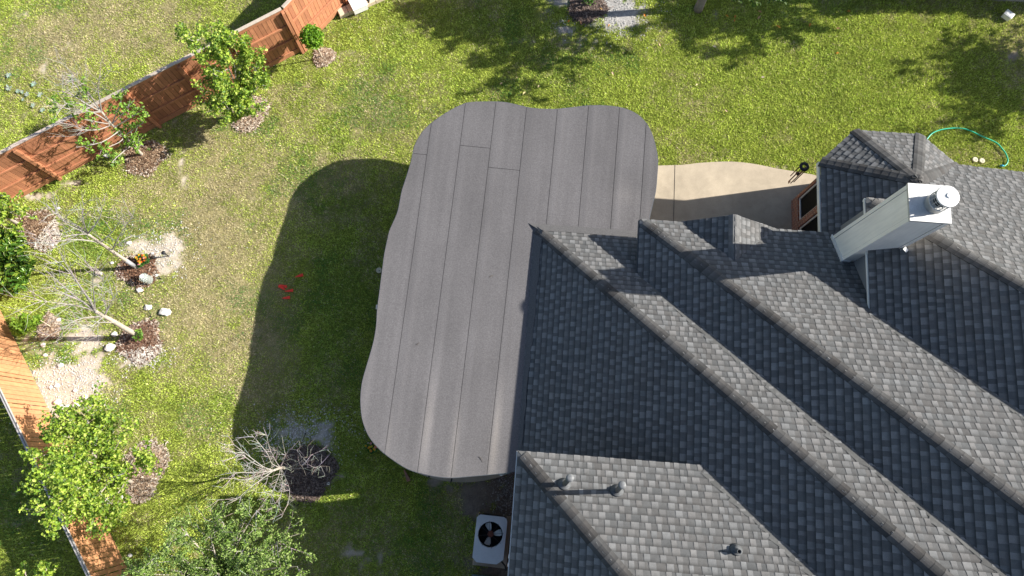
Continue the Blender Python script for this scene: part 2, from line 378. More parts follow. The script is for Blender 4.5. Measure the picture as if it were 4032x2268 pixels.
for (a,b) in (W1,W2):
    mb=MB(); f=.05
    for v0,v1,z0,z1 in ((b,a,zs,zs+f),(b,a,zh-f,zh),(b,b+f,zs+f,zh-f),(a-f,a,zs+f,zh-f)): hbox(mb,UW+.045,UW+.1,v0,v1,z0,z1)
    fr=sub('window_frame',mb,white_m,bw)
    mb=MB(); hbox(mb,UW+.075,UW+.085,b+f,a-f,zs+f,zh-f); sub('window_screen',mb,glass_m,bw)
# chimney
CU0,CU1,CV0,CV1,CZ=7.33,8.08,5.03,5.755,7.0
mb=MB(); hbox(mb,CU0,CU1,CV0,CV1,3.2,CZ-.06)
trim=.075
for u,v in ((CU0,CV0),(CU1,CV0),(CU0,CV1),(CU1,CV1)):
    u0=CU0-.012 if u==CU0 else CU1-trim; u1=CU0+trim if u==CU0 else CU1+.012; v0=CV0-.012 if v==CV0 else CV1-trim; v1=CV0+trim if v==CV0 else CV1+.012
    hbox(mb,u0,u1,v0,v1,3.2,CZ-.06)
ch_m=mat('chimney_siding',(.92,.865,.775),rough=.6,noise=[(1.5,.05),((14,14,1.2),.07)])
ch=part('chimney',mb,ch_m)
mb=MB(); q=.004
for v_ in (CV0+trim,CV1-trim-.008): hbox(mb,CU0-q,CU0+.001,v_,v_+.008,3.2,CZ-.06)
for u_ in (CU0+trim,CU1-trim-.008): hbox(mb,u_,u_+.008,CV0-q,CV0+.001,3.2,CZ-.06)
sub('siding_grooves',mb,mat('groove_grey',(.22,.21,.20),rough=.9),ch)
mb=MB()
hbox(mb,CU0-.025,CU1+.025,CV0-.025,CV1+.025,CZ-.055,CZ)
zinc=mat('galvanized_metal',(.50,.50,.49),rough=.5,metal=.35,noise=[(6,.12),(45,.08)])
sub('chimney_top',mb,zinc,ch)
cc=H(7.79,5.37,CZ)
mb=MB(); mb.lathe(cc,[(.20,0),(.195,.16),(.205,.165),(.205,.19),(.19,.192)],28); sub('flue_collar',mb,zinc,ch,True)
mb=MB(); mb.lathe(cc,[(.13,.2),(.13,.43)],20); sub('flue_liner',mb,mat('flue_black',(.008,.008,.008),rough=.9),ch)
mb=MB()
for k in range(14):
    t=2*math.pi*k/14; p=cc+Vector((math.cos(t)*.195,math.sin(t)*.195,0)); mb.tube([p+Vector((0,0,.19)),p+Vector((0,0,.41))],.007,5)
for z in (.27,.34): mb.tube([cc+Vector((math.cos(t)*.195,math.sin(t)*.195,z)) for t in np.linspace(0,2*math.pi,25)],.006,5)
sub('spark_screen',mb,zinc,ch)
mb=MB(); mb.lathe(cc,[(.205,.415),(.218,.42),(.218,.445),(.212,.455),(.06,.472),(.04,.49),(.0,.492)],36); sub('rain_cap',mb,mat('cap_metal',(.56,.56,.55),rough=.5,metal=.2,noise=[(12,.08)]),ch)
for a,b,pl in (((CU0-.02,CV0-.03),(CU0-.02,CV1+.02),p2n),((CU0-.05,CV0-.02),(7.5,CV0-.02),p2n)):     # bent flashing along the foot of the chimney
    mb=MB(); mb.beam(H(*a,pl(*a)+.05),H(*b,pl(*b)+.05),.02,.12); sub('flashing',mb,white_m,ch)
mb=MB(); mb.beam(H(CU1-.02,CV0-.03,p3w(CU1,CV0)+.06),H(CU1+.05,CV0-.10,p3w(CU1,CV0-.1)+.05),.08,.02); sub('flashing',mb,white_m,ch)
# vent pipes
def onroof(px,py,pl):
    a=G(px,py,0);c=Vector((0,0,CH)); lo,hi=0,1
    for _ in range(60):
        m=(lo+hi)/2; q=c+(a-c)*m; u,v=Hi(q)
        if q.z>pl(u,v): lo=m
        else: hi=m
    return c+(a-c)*lo
lead=mat('weathered_lead',(.10,.105,.11),rough=.7,metal=.1,noise=[(25,.2)])
for (px,py),(tx,ty),hgt in (((2221,1908),(2247,1879),1.05),((2428,1934),(2452,1907),1.05)):
    p=onroof(px,py,p0n); tip=G(tx,ty,p.z+hgt); ax=(tip-p).normalized(); MA=Vector((0,0,1)).rotation_difference(ax).to_matrix(); hl_=(tip-p).length
    n=H(0,K,1).normalized(); M=Vector((0,0,1)).rotation_difference(n).to_matrix()
    mb=MB(); mb.lathe(p,[(.05,-.1),(.05,hl_-.12),(.045,hl_-.11)],18,M=MA); vp=part('vent_pipe',mb,mat('vent_grey',(.10,.105,.105),rough=.6,noise=[(15,.15)]),smooth=True)
    mb=MB(); mb.lathe(p,[(.14,.022),(.115,.03),(.105,.05),(.06,.10),(.052,.11)],22,M=M); sub('pipe_boot',mb,lead,vp,True)
    mb=MB(); mb.lathe(p+ax*(hl_-.13),[(.06,0),(.074,.01),(.076,.045),(.068,.06),(.035,.07),(.0,.072)],22,M=MA); sub('vent_cap',mb,mat('vent_cap_metal',(.15,.155,.16),rough=.55,metal=.15,noise=[(18,.2)]),vp,True)
p=onroof(2897,2166,p0n)
mb=MB(); mb.lathe(p,[(.045,-.05),(.045,.22),(.034,.22),(.034,.05)],16); vp=part('vent_pipe',mb,lead,smooth=True); vp['label']='short open lead plumbing pipe'
n=H(0,K,1).normalized(); M=Vector((0,0,1)).rotation_difference(n).to_matrix()
mb=MB(); mb.lathe(p,[(.125,.022),(.10,.03),(.09,.05),(.052,.09),(.047,.10)],22,M=M); sub('pipe_boot',mb,lead,vp,True)
# ---------------------------------------------------------------- flat patio cover (kidney-shaped, rolled roofing)
ZF=2.55
def px2(lst,ox=0,oy=0,k=1.9167): return [(x/k+ox,y/k+oy) for x,y in lst]
NW=px2([(925,0)],0,0) and px2([(455,1449),(480,1370),(525,1225),(540,1150),(560,1085),(610,1000),(680,930),(740,885),(830,830),(930,782),(1000,771),(1090,768),(1170,768),(1250,775),(1340,795),(1420,813),(1500,822),(1580,824),(1630,823),(1740,812),(1860,798),(1980,797),(2100,810),(2190,840),(2260,885),(2320,960),(2360,1060),(2382,1160),(2388,1230),(2380,1350),(2370,1449)],1344,0)
NE=px2([(2345,110),(2325,195),(2318,260)],1344,756)
SW=px2([(430,130),(405,200),(365,290),(350,350),(325,470),(310,580),(285,780),(270,900),(265,1000),(250,1100),(225,1200),(180,1350),(155,1449)],1344,756)+px2([(145,110),(150,210),(165,290),(200,380),(250,450),(320,520),(400,580),(490,635),(570,665),(700,695),(830,707),(960,697),(1150,680),(1315,660)],1344,1512)
inner=[(.35,.2),(.35,5.6),(3.3,5.6)]        # tucked under the house roof, house axes
outer=[G(*p,ZF) for p in SW[::-1]+NW+NE]    # clockwise from the south
def smooth(P,n=3):
    Q=[]
    for i in range(len(P)-1):
        a=P[max(i-1,0)];b=P[i];c=P[i+1];d=P[min(i+2,len(P)-1)]
        for k in range(n):
            t=k/n; Q.append(b+(c-a)*(.5*t)+(a*2-b*5+c*4-d)*(.5*t*t)+(b*3-a-c*3+d)*(.5*t**3))
    return Q+[P[-1]]
outer=smooth(outer)
ring=[(p.x,p.y) for p in outer]+[(q.x,q.y) for q in (H(*inner[2],0),H(*inner[1],0),H(*inner[0],0))]
pc=thing('patio_cover',H(-2,3,0),'flat kidney-shaped patio cover of grey rolled roofing wrapping the house corner','patio cover')
def ppart(name,mb,m,smooth=False): return mb.build(name,m,pc,smooth)
roll_m=mat('rolled_roofing',vcol=True,rough=.92,spec=.25,noise=[(30,.15),(80,.15),(1.1,.03)],bump=.2,bscale=220)
edge_m=mat('metal_edge',(.11,.125,.14),rough=.45,metal=.4)
fasc_m=mat('cover_fascia',(.33,.30,.26),rough=.8,noise=[(8,.1)])
mb=MB(); N=len(ring)
mb.poly([(x,y,ZF-.012) for x,y in ring],(.02,.02,.02)); mb.poly([(x,y,ZF-.20) for x,y in ring],(.5,.5,.48))
ppart('deck',mb,mat('bitumen_black',vcol=True,rough=.9))
mb=MB(); M_=len(outer)
for a,b in zip(outer,outer[1:]):
    mb.poly([a+Vector((0,0,-.20)),b+Vector((0,0,-.20)),b+Vector((0,0,-.035)),a+Vector((0,0,-.035))])
ppart('fascia',mb,fasc_m)
mb=MB()
for i,(a,b) in enumerate(zip(outer,outer[1:])):
    def o_(j):
        d=(outer[min(j+1,M_-1)]-outer[max(j-1,0)]).normalized(); return Vector((-d.y,d.x,0))
    na,nb=o_(i),o_(i+1); e=.012
    A,B=a+na*e,b+nb*e
    mb.poly([A+Vector((0,0,-.05)),B+Vector((0,0,-.05)),B,A]); mb.poly([A,B,b-nb*.03,a-na*.03])
ppart('drip_edge',mb,edge_m)
# strips of roofing: cut the outline by parallel seams
s0=G(1660,756,ZF);s1=G(1553,1512,ZF); sd=(s1-s0).normalized(); sn=Vector((-sd.y,sd.x,0))   # seam direction, across (east)
if sn.x<0: sn=-sn
seam=sorted((G(x,756,ZF)-s0).dot(sn) for x in (1660,1787,1910,2037,2163,2288,2414,2526))
gap=seam[1]-seam[0]; seam=[seam[0]-2*gap,seam[0]-gap]+seam+[seam[-1]+gap]
def local(p): q=Vector((p[0],p[1],ZF))-s0; return (q.dot(sn),q.dot(sd))
lring=[local(p) for p in ring]
cross={1:[local(G(1655,607,ZF))[1]],2:[],3:[local(G(1870,578,ZF))[1]],4:[local(G(1985,665,ZF))[1]]}
rd=random.Random(5)
def clipband(P,ax,lo,hi):
    for sgn,lim in ((1,lo),(-1,hi)):
        out=[]
        for j in range(len(P)):
            c=P[j];d=P[(j+1)%len(P)];a=sgn*(c[ax]-lim);b=sgn*(d[ax]-lim)
            if a>=0: out.append(c)
            if (a>=0)!=(b>=0): t=a/(a-b); out.append((c[0]+(d[0]-c[0])*t,c[1]+(d[1]-c[1])*t))
        P=out
        if not P: break
    return P
mb=MB()
STREAK=[(1681,1690,.10,1.1,.5),(1790,1760,.09,.9,.45),(1948,1740,.10,1.2,.65),(1528,1760,.06,.7,.35),(2462,765,.35,.30,.22),(2370,880,.4,.06,.25)]
SL=[(local(G(x,y,ZF)),a,b,w_) for x,y,a,b,w_ in STREAK]
sgn_=1 if local(G(1600,1700,ZF))[1]<local(G(1800,500,ZF))[1] else -1
yc_=local(G(1700,1250,ZF))[1]
def sheetcol(x,y,v,lx,wd):
    a=np.array([x]);b=np.array([y])
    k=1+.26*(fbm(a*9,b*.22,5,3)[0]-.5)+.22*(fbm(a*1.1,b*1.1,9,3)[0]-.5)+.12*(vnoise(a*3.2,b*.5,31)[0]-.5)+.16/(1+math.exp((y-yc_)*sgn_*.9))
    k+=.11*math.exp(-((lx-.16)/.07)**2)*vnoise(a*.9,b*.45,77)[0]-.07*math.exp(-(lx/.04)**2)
    w_=0
    for (p,q),ra,rb,wt in SL: w_+=wt*math.exp(-((x-p)/ra)**2-((y-q)/rb)**2)
    k*=1+w_; return (v*1.0*k*(1+.06*w_),v*.955*k,v*.985*k*(1-.12*w_))
for i in range(len(seam)-1):
    cuts=[-30]+sorted(cross.get(i,[]))+[30]
    for a,b in zip(cuts,cuts[1:]):
        P=clipband(lring,0,seam[i]+.007,seam[i+1]-.002); P=clipband(P,1,a+.006,b-.004) if P else P
        if len(P)<3: continue
        v=rd.uniform(.105,.110); y0=min(p[1] for p in P);y1=max(p[1] for p in P); nc=14
        def pt(x,y):
            f=(x-seam[i])/(seam[i+1]-seam[i]); q=s0+sn*x+sd*y; return (q.x,q.y,ZF+.004+.007*(1-f)+.004*math.exp(-((f-.2)/.08)**2)*vnoise(np.array([x*.9]),np.array([y*.45]),77)[0])
        rows=max(1,int((y1-y0)/.3))
        for r_ in range(rows):
            Q=clipband(P,1,y0+(y1-y0)*r_/rows,y0+(y1-y0)*(r_+1)/rows)
            if len(Q)<3: continue
            for c_ in range(nc):
                xa=seam[i]+(seam[i+1]-seam[i])*c_/nc; xb=seam[i]+(seam[i+1]-seam[i])*(c_+1)/nc; E=clipband(Q,0,xa,xb)
                if len(E)<3: continue
                mb.poly([pt(x,y) for x,y in E],tuple(sheetcol(x,y,v,x-seam[i],1) for x,y in E))
        n=len(P)
        for j in range(n):
            p,q=pt(*P[j]),pt(*P[(j+1)%n]); mb.poly([(p[0],p[1],ZF-.012),(q[0],q[1],ZF-.012),q,p],(.035,.035,.035))
ppart('roofing_sheets',mb,roll_m)
mb=MB()      # membrane turned up on to the two roof slopes
def upturn(pl,pts,seed):
    rd=random.Random(seed)
    for (a,b) in zip(pts,pts[1:]):
        mb.poly([H(a[0],a[1],a[2]),H(b[0],b[1],b[2]),H(b[3],b[4],pl(b[3],b[4])+.032),H(a[3],a[4],pl(a[3],a[4])+.032)],(.10,.097,.098))
Wp=[]
for k in range(25):
    v=5.86-k*.235; f=k/24; u0=.16; wd=.20*(1-f)+.05*f
    Wp.append((u0-.03,v if k else 5.86,ZF+.016,u0+wd+random.uniform(-.02,.02),v if k else 5.86-wd))
upturn(p1w,Wp,1)
Np=[]
for k in range(12):
    u=.0+k*.25; Np.append((u,5.86+.03,ZF+.016,max(u,.25) if k==0 else u,5.86-.17+random.uniform(-.012,.012)))
Np[0]=(-.03,5.89,ZF+.016,.24,5.72)
upturn(p1n,Np,2)
ppart('turned_up_membrane',mb,roll_m)
wood_m=mat('post_wood',(.40,.36,.31),rough=.8,noise=[(10,.1)])
for p in ((1700,1560),(1500,1500),(1600,800),(1790,560),(2440,560)):
    q=G(*p,ZF); mb=MB(); mb.box((q.x*.965,q.y*.965-.2,(ZF-.2+.08)/2),(.14,.14,ZF-.28),bev=.01); ppart('post',mb,wood_m)
# loose sticks lying on the cover
stick_m=mat('dry_stick',(.10,.085,.07),rough=.9,noise=[(40,.2)])
for a,b in (((1927,1091),(1943,1084)),((1640,1358),(1653,1349)),((1886,1798),(1901,1818))):
    mb=MB(); A,B=G(*a,ZF+.02),G(*b,ZF+.02); mb.tube([A,(A*.6+B*.4)+Vector((.01,.012,.004)),B],[.007,.006,.003],5); o=mb.build('twig',stick_m,None,loc=A)
    tag(o,{1927:'thin dark twig lying mid-way on the flat grey cover',1640:'small twig on the western lobe of the flat cover',1886:'bent pale twig near the south edge of the flat cover'}[a[0]],'twig')
# ---------------------------------------------------------------- ground
def dist2(px,py): g=G(px,py); return g
KD=[] # (pixel x, pixel y, radius m x, radius m y, weight) dry grass patches
DRY=[(250,120,4.5,2.2,.45),(600,60,3,1.5,.3),(900,640,3.2,3.0,.55),(850,1000,2.2,3.0,.6),(800,1300,2.3,2.2,.55),(700,850,2,2,.5),(150,170,3.2,1.6,.45),(450,80,2.5,1.2,.3),(950,1500,1.4,2.5,.35),(1150,1120,1.3,1.8,.35),(640,2050,1,1,.1),(2000,60,1.5,.8,.15),(1500,620,1.4,1.5,.25),(3990,160,.9,1.3,.55),(2680,640,1.5,.3,.45),(2750,400,.8,.9,.25),(300,1750,1,1,.2),(1900,2000,1.5,1,.3),(1400,2150,1.6,1,.2),(3150,560,2,.5,.15),(1250,700,2,1.2,.25)]
BARE=[(708,640,.14,.4,.6),(722,712,.22,.25,.75),(700,600,.25,.15,.4),(625,990,.9,.5,.75),(680,1000,.35,.45,.7),(640,1060,.3,.35,.8),(540,960,.3,.3,.5),(270,1510,1.05,.85,1.25),(200,1560,.6,.7,.9),(330,1420,.35,.35,.5),(350,1330,.5,.3,.55),(290,1320,.35,.3,.5),(380,1400,.3,.4,.45),(130,1350,.3,.6,.5),(60,1240,.35,.5,.5),(560,1420,.6,.3,.9),(1170,1690,.75,.35,.72),(1290,1720,.35,.6,.6),(1090,1750,.3,.4,.5),(1330,1880,.3,.5,.5),(1180,1950,.6,.25,.5),(2400,40,.65,.6,1.3),(2450,70,.35,.5,1),(2210,10,.5,.4,.7),(2220,110,.3,.2,.6),(2520,20,.5,.3,.5),(2310,160,1.2,.6,.35),(2790,60,.6,.25,.45),(2700,20,.7,.3,.35),(1920,1960,.75,.9,.9),(1960,2230,.9,.45,.9),(1990,1880,.5,.5,.8),(1720,1890,.6,.2,.7),(1450,2200,.9,.3,.4),(1380,2130,.4,.4,.35),(2000,2000,.35,2,.8),(1860,1960,.3,.9,.4),(250,180,.5,.25,.5),(180,280,.35,.3,.45),(100,60,.5,.2,.35),(330,235,.25,.3,.3),(90,470,.3,.2,.3),(3100,660,.5,.15,.4),(70,770,.9,.15,.7),(300,720,.8,.12,.5),(660,470,.7,.12,.5),(1250,200,.9,.12,.5),(1160,2000,.25,.2,.3),(2050,160,.4,.3,.35),(1390,200,.4,.25,.3),(390,1110,.3,.2,.4),(150,770,.5,.2,.5),(420,1150,.6,.3,.2),(2990,2,1.4,.12,.3),(3990,230,.4,.4,.5),(240,2120,.5,1.2,.0),(120,1900,.5,1.6,.35),(220,2200,.4,.7,.35),(1000,1270,.8,1.5,.12)]
GREEN=[(3200,300,4.5,2.6,.8),(2300,330,3,1.2,.5),(1800,150,3,1.2,.4),(3600,500,3,1.2,.6),(1250,950,1.2,2.6,.55),(1350,1300,.9,2.5,.7),(1500,2000,2.5,1.6,.7),(560,2030,1.6,1.0,.5),(380,900,.6,.9,.8),(360,1150,.9,1.2,.9),(300,960,.5,.6,.7),(200,1230,.9,.5,.5),(330,1600,.8,.6,.3),(600,1560,1.0,.45,.7),(860,1630,.45,.7,.8),(900,1550,.3,.4,.5),(700,560,1.2,.8,.3),(300,700,1.4,.6,.5),(30,30,1,.5,.6),(540,150,.25,.2,.5),(100,2100,1.5,2,.7),(1200,620,.4,.6,.4),(1800,320,.5,.4,.4),(470,450,.6,.4,.3),(1350,560,.5,.5,.4)]
def field(X,Y,L):
    t=np.zeros_like(X)
    for px,py,rx,ry,wt in L:
        g=G(px,py); t=t+wt*np.exp(-(((X-g.x)/rx)**2+((Y-g.y)/ry)**2))
    return t
def groundfields(X,Y):
    n1=fbm(X*.55,Y*.55,3);n2=fbm(X*1.9,Y*1.9,11);n3=fbm(X*6,Y*6,23,3)
    dry=.12+field(X,Y,DRY)*.56-.28*field(X,Y,GREEN)+(n1-.5)*.6+(n2-.5)*.9+(n3-.5)*.7
    bare=field(X,Y,BARE)*(.05+1.55*n2)+(n3-.5)*1.0-.06
    lush=np.clip(field(X,Y,GREEN)*.8+(n1-.5)*.9+(fbm(X*1.1,Y*1.1,37)-.5)*1.1,0,1)
    return np.clip(dry,0,1),np.clip((bare-.28)*3.2,0,1),lush
def soilcol(X,Y):
    base=np.stack([np.full_like(X,.50),np.full_like(X,.42),np.full_like(X,.335)],-1)
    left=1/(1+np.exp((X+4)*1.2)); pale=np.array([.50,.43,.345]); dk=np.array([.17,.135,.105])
    c=base*.55+.0
    g=G(2400,40); gr=np.exp(-(((X-g.x)/2.5)**2+((Y-g.y)/1.4)**2))[...,None]; white=np.array([.62,.60,.58])
    g2=G(1200,1720); gr2=np.exp(-(((X-g2.x)/1.7)**2+((Y-g2.y)/1.3)**2))[...,None]
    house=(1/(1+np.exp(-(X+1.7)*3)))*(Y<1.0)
    c=c*(1-left[...,None])+pale*left[...,None]
    c=c*(1-np.clip(gr+gr2*.55,0,1))+white*.62*np.clip(gr+gr2*.55,0,1)
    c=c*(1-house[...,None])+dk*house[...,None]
    v=.75+.5*fbm(X*9,Y*9,51,3)
    return c*v[...,None]
def thatch(X,Y,dry,lush):
    gcol=np.array([.17,.20,.035]);dcol=np.array([.36,.31,.15])
    d=dry[...,None]; return (gcol*(1-d)+dcol*d)*.85
def grassgrid(x0,x1,y0,y1,st,far=False):
    xs=np.arange(x0,x1+st*.5,st);ys=np.arange(y0,y1+st*.5,st);X,Y=np.meshgrid(xs,ys)
    return X,Y
X,Y=grassgrid(-22,22,-12,24,.125)
dry,bare,lush=groundfields(X,Y)
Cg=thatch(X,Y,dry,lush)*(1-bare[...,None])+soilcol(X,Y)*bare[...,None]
Z=(fbm(X*3,Y*3,71)-.5)*.03-.015
ny,nx=X.shape; idx=np.arange(nx*ny).reshape(ny,nx)
me=D.meshes.new('lawn')
ring_far=[(-200,-200,-.02),(200,-200,-.02),(200,200,-.02),(-200,200,-.02)]
V=np.stack([X,Y,Z],-1).reshape(-1,3); F=np.stack([idx[:-1,:-1],idx[:-1,1:],idx[1:,1:],idx[1:,:-1]],-1).reshape(-1,4)
bl=[int(idx[0,0]),int(idx[0,-1]),int(idx[-1,-1]),int(idx[-1,0])]; n0=len(V)
V=np.vstack([V,np.array(ring_far)])
edges=[list(idx[0,:]),list(idx[:,-1]),list(idx[-1,::-1]),list(idx[::-1,0])]
faces=[tuple(map(int,f)) for f in F]
for k in range(4): faces.append(tuple([n0+k,n0+(k+1)%4]+[int(i) for i in edges[k][::-1]]))
me.from_pydata([tuple(map(float,v)) for v in V],[],faces)
vc=np.vstack([Cg.reshape(-1,3),np.tile([[.16,.17,.05]],(4,1))])
a=me.color_attributes.new('Col','FLOAT_COLOR','POINT'); a.data.foreach_set('color',np.hstack([vc,np.ones((len(vc),1))]).astype(np.float32).ravel())
me.materials.append(mat('lawn_ground',vcol=True,rough=.95,spec=.1,noise=[(18,.18),(70,.25)],bump=.6,bscale=45))
lawn=D.objects.new('lawn',me); COL.objects.link(lawn); tag(lawn,kind='structure')
# concrete patio under and beside the cover
conc_m=mat('concrete',(.385,.325,.245),rough=.85,noise=[(.9,.12),(5,.08),(60,.08)])
edge_n=[(2480,660),(2590,652),(2688,649),(2745,642),(2803,638),(2850,636),(2897,637),(2940,641),(2980,647),(3020,655),(3053,662),(3100,670),(3147,678),(3200,687),(3260,694),(3400,640)]
edge_s=[(2060,1835),(2027,1851),(1997,1866),(1970,1877),(1918,1890),(1880,1896),(1840,1899),(1777,1897),(1720,1888),(1667,1872),(1600,1843),(1560,1810),(1500,1700),(1540,1500),(1620,1100),(1680,820),(1760,660),(1900,600),(2150,600),(2330,620)]
ps=smooth([G(*p,.09) for p in edge_s+edge_n],2)+[H(8.4,8.1,.09),H(8.4,5,.09),H(.2,5,.09),H(.2,.1,.09)]
mb=MB(); mb.poly(ps); n=len(ps)
for i in range(n):
    a,b=ps[i],ps[(i+1)%n]; mb.poly([a,b,b-Vector((0,0,.2)),a-Vector((0,0,.2))])
o=mb.build('patio',conc_m); tag(o,kind='structure')
jm=mat('joint_dark',(.03,.028,.025),rough=.95)
mb=MB()
for a,b,wd in (((2658,649),(2652,880),.012),((1690,1850),(1689,1880),.04),((1782,1870),(1776,1897),.04)):
    A,B=G(*a,.094),G(*b,.094); mb.beam(A,B,wd,.004)
o=mb.build('patio_joints',jm); tag(o,kind='structure')
# grass blades
def blades(n,seed,x0,x1,y0,y1):
    rs=np.random.RandomState(seed)
    x=rs.uniform(x0,x1,n);y=rs.uniform(y0,y1,n)
    # keep only what the camera (or a step beside it) can see
    yy=y*math.cos(TILT)-CH*0; dep=y*math.sin(TILT)+CH*math.cos(TILT); up=(y*math.cos(TILT)-CH*math.sin(TILT))/dep*FPX; rt=x/dep*FPX
    k=(np.abs(rt)<2016+260)&(np.abs(up)<1134+200); x=x[k];y=y[k]
    dry,bare,lush=groundfields(x,y)
    keep=(rs.uniform(size=len(x))>bare*1.05); 
    # not under the house, the patio or the mulch rings
    u=CT*x+ST*y;v=-ST*x+CT*y
    keep&=~((u>.45)&(v<5.4)); keep&=~((u>2.9)&(v<5.6)); keep&=~((u>7.6)&(v<8.6))
    def inside(poly):
        c=np.zeros(len(x),bool); P=[(p[0],p[1]) for p in poly]
        for i in range(len(P)):
            (xa,ya),(xb,yb)=P[i],P[(i+1)%len(P)]
            if ya==yb: continue
            c^=((ya>y)!=(yb>y))&(x<(xb-xa)*(y-ya)/(yb-ya)+xa)
        return c
    keep&=~inside(ps)
    for (mx,my,ra,rb_,rot) in MULCH_XY:
        dx=x-mx;dy=y-my;ca,sa=math.cos(rot),math.sin(rot); keep&=~((((dx*ca+dy*sa)/ra)**2+((-dx*sa+dy*ca)/rb_)**2)<.92+.25*(rs.uniform(size=len(x))-.5))
    x=x[keep];y=y[keep];dry=dry[keep];lush=lush[keep];m=len(x)
    # lusher grass stands taller
    h=(.015+.024*rs.uniform(size=m))*(1+.55*lush-.35*dry); wd=(.0065+.007*rs.uniform(size=m))
    az=rs.uniform(0,2*math.pi,m); lean=rs.uniform(.25,1.25,m)*h*1.3; fa=az+math.pi/2+rs.uniform(-.5,.5,m)
    z=np.zeros(m)-.012
    bx=np.cos(az)*wd/1;by=np.sin(az)*wd/1
    V=np.empty((m,3,3)); V[:,0]=np.stack([x-bx,y-by,z],-1);V[:,1]=np.stack([x+bx,y+by,z],-1)
    V[:,2]=np.stack([x+np.cos(fa)*lean,y+np.sin(fa)*lean,z+h+.008],-1)
    F=np.arange(m*3).reshape(m,3)
    r=rs.uniform(size=m)
    g1=np.array([.37,.47,.065]);g2=np.array([.58,.66,.125]);g3=np.array([.11,.235,.045]);dc=np.array([.53,.465,.275])
    cl=fbm(x*5.5,y*5.5,401,3); cl2=fbm(x*13,y*13,411,2)
    mixg=np.clip(rs.uniform(size=m)*.6+(cl-.35)*1.3,0,1)[:,None]; c=g1*(1-mixg)+g2*mixg
    dk=(np.clip(lush*.75+rs.uniform(-.35,.25,m),0,1)*np.where(x<2.5,.85,.25)+np.clip(rs.uniform(-.8,.35,m),0,1))[:,None]; dk=np.clip(dk,0,1)
    c=c*(1-dk)+g3*dk
    isd=(r<np.clip(dry*1.0+.02+(cl2-.5)*.5,0,1))[:,None]; c=np.where(isd,dc*(.55+.6*rs.uniform(size=m)[:,None]),c)
    c=c*(.78+.44*rs.uniform(size=m)[:,None])*(.55+.9*cl2)[:,None]*(.80+.40*fbm(x*1.5,y*1.5,431,3))[:,None]
    wd2=np.clip((fbm(x*.9,y*.9,443,4)-.56)*6,0,1)*.55*(x<4); c=np.where((rs.uniform(size=m)<wd2)[:,None],g3*(.8+.5*rs.uniform(size=m)[:,None]),c)
    return V.reshape(-1,3),F,c
grass_m=mat('grass_blade',vcol=True,rough=.7,spec=.2,trans=.22)
# ---------------------------------------------------------------- mulch rings
mulch_m=mat('wood_mulch',vcol=True,rough=.95,spec=.1,noise=[(30,.2)])
MULCH=[((975,443),.62,.62,0,'light',"pale wood chip mulch ring under the bright green tree at the long fence"),
 ((570,620),.66,.56,.2,'mid',"brown wood chip mulch ring under the half-bare tree beside the long fence"),
 ((1276,225),.37,.33,.3,'light',"small pale mulch ring round the lollipop shrub"),
 ((150,905),.78,.55,-.55,'mid',"mulch bed of brown chips and pale gravel next to the glossy dark shrub"),
 ((545,1065),.60,.50,-.3,'red',"red brown mulch ring with a flower bunch and a glass jar in it"),
 ((555,1345),.62,.62,.2,'mid2',"brown mulch ring with pale stones on its south rim, under the forked bare tree"),
 ((570,1850),.55,.85,-.2,'light',"pale mulch ring half hidden by the bright green tree at the lower left"),
 ((1215,1860),.72,.75,.1,'dark',"dark mulch ring in the shade of the patio cover"),
 ((2310,30),.62,.55,.1,'dark',"dark mulch ring with white gravel round it at the top edge of the lawn"),
 ((195,1290),.32,.40,.1,'light',"small chip mulch patch beside the little yellow green shrub")]
PAL={'light':((.31,.225,.155),(.43,.345,.26),(.17,.105,.07)),'mid':((.21,.135,.085),(.33,.24,.165),(.11,.065,.042)),'red':((.17,.09,.055),(.28,.17,.11),(.08,.042,.028)),'mid2':((.16,.092,.06),(.34,.24,.18),(.11,.055,.04)),'dark':((.135,.10,.085),(.21,.165,.14),(.07,.05,.045))}
MULCH_XY=[]
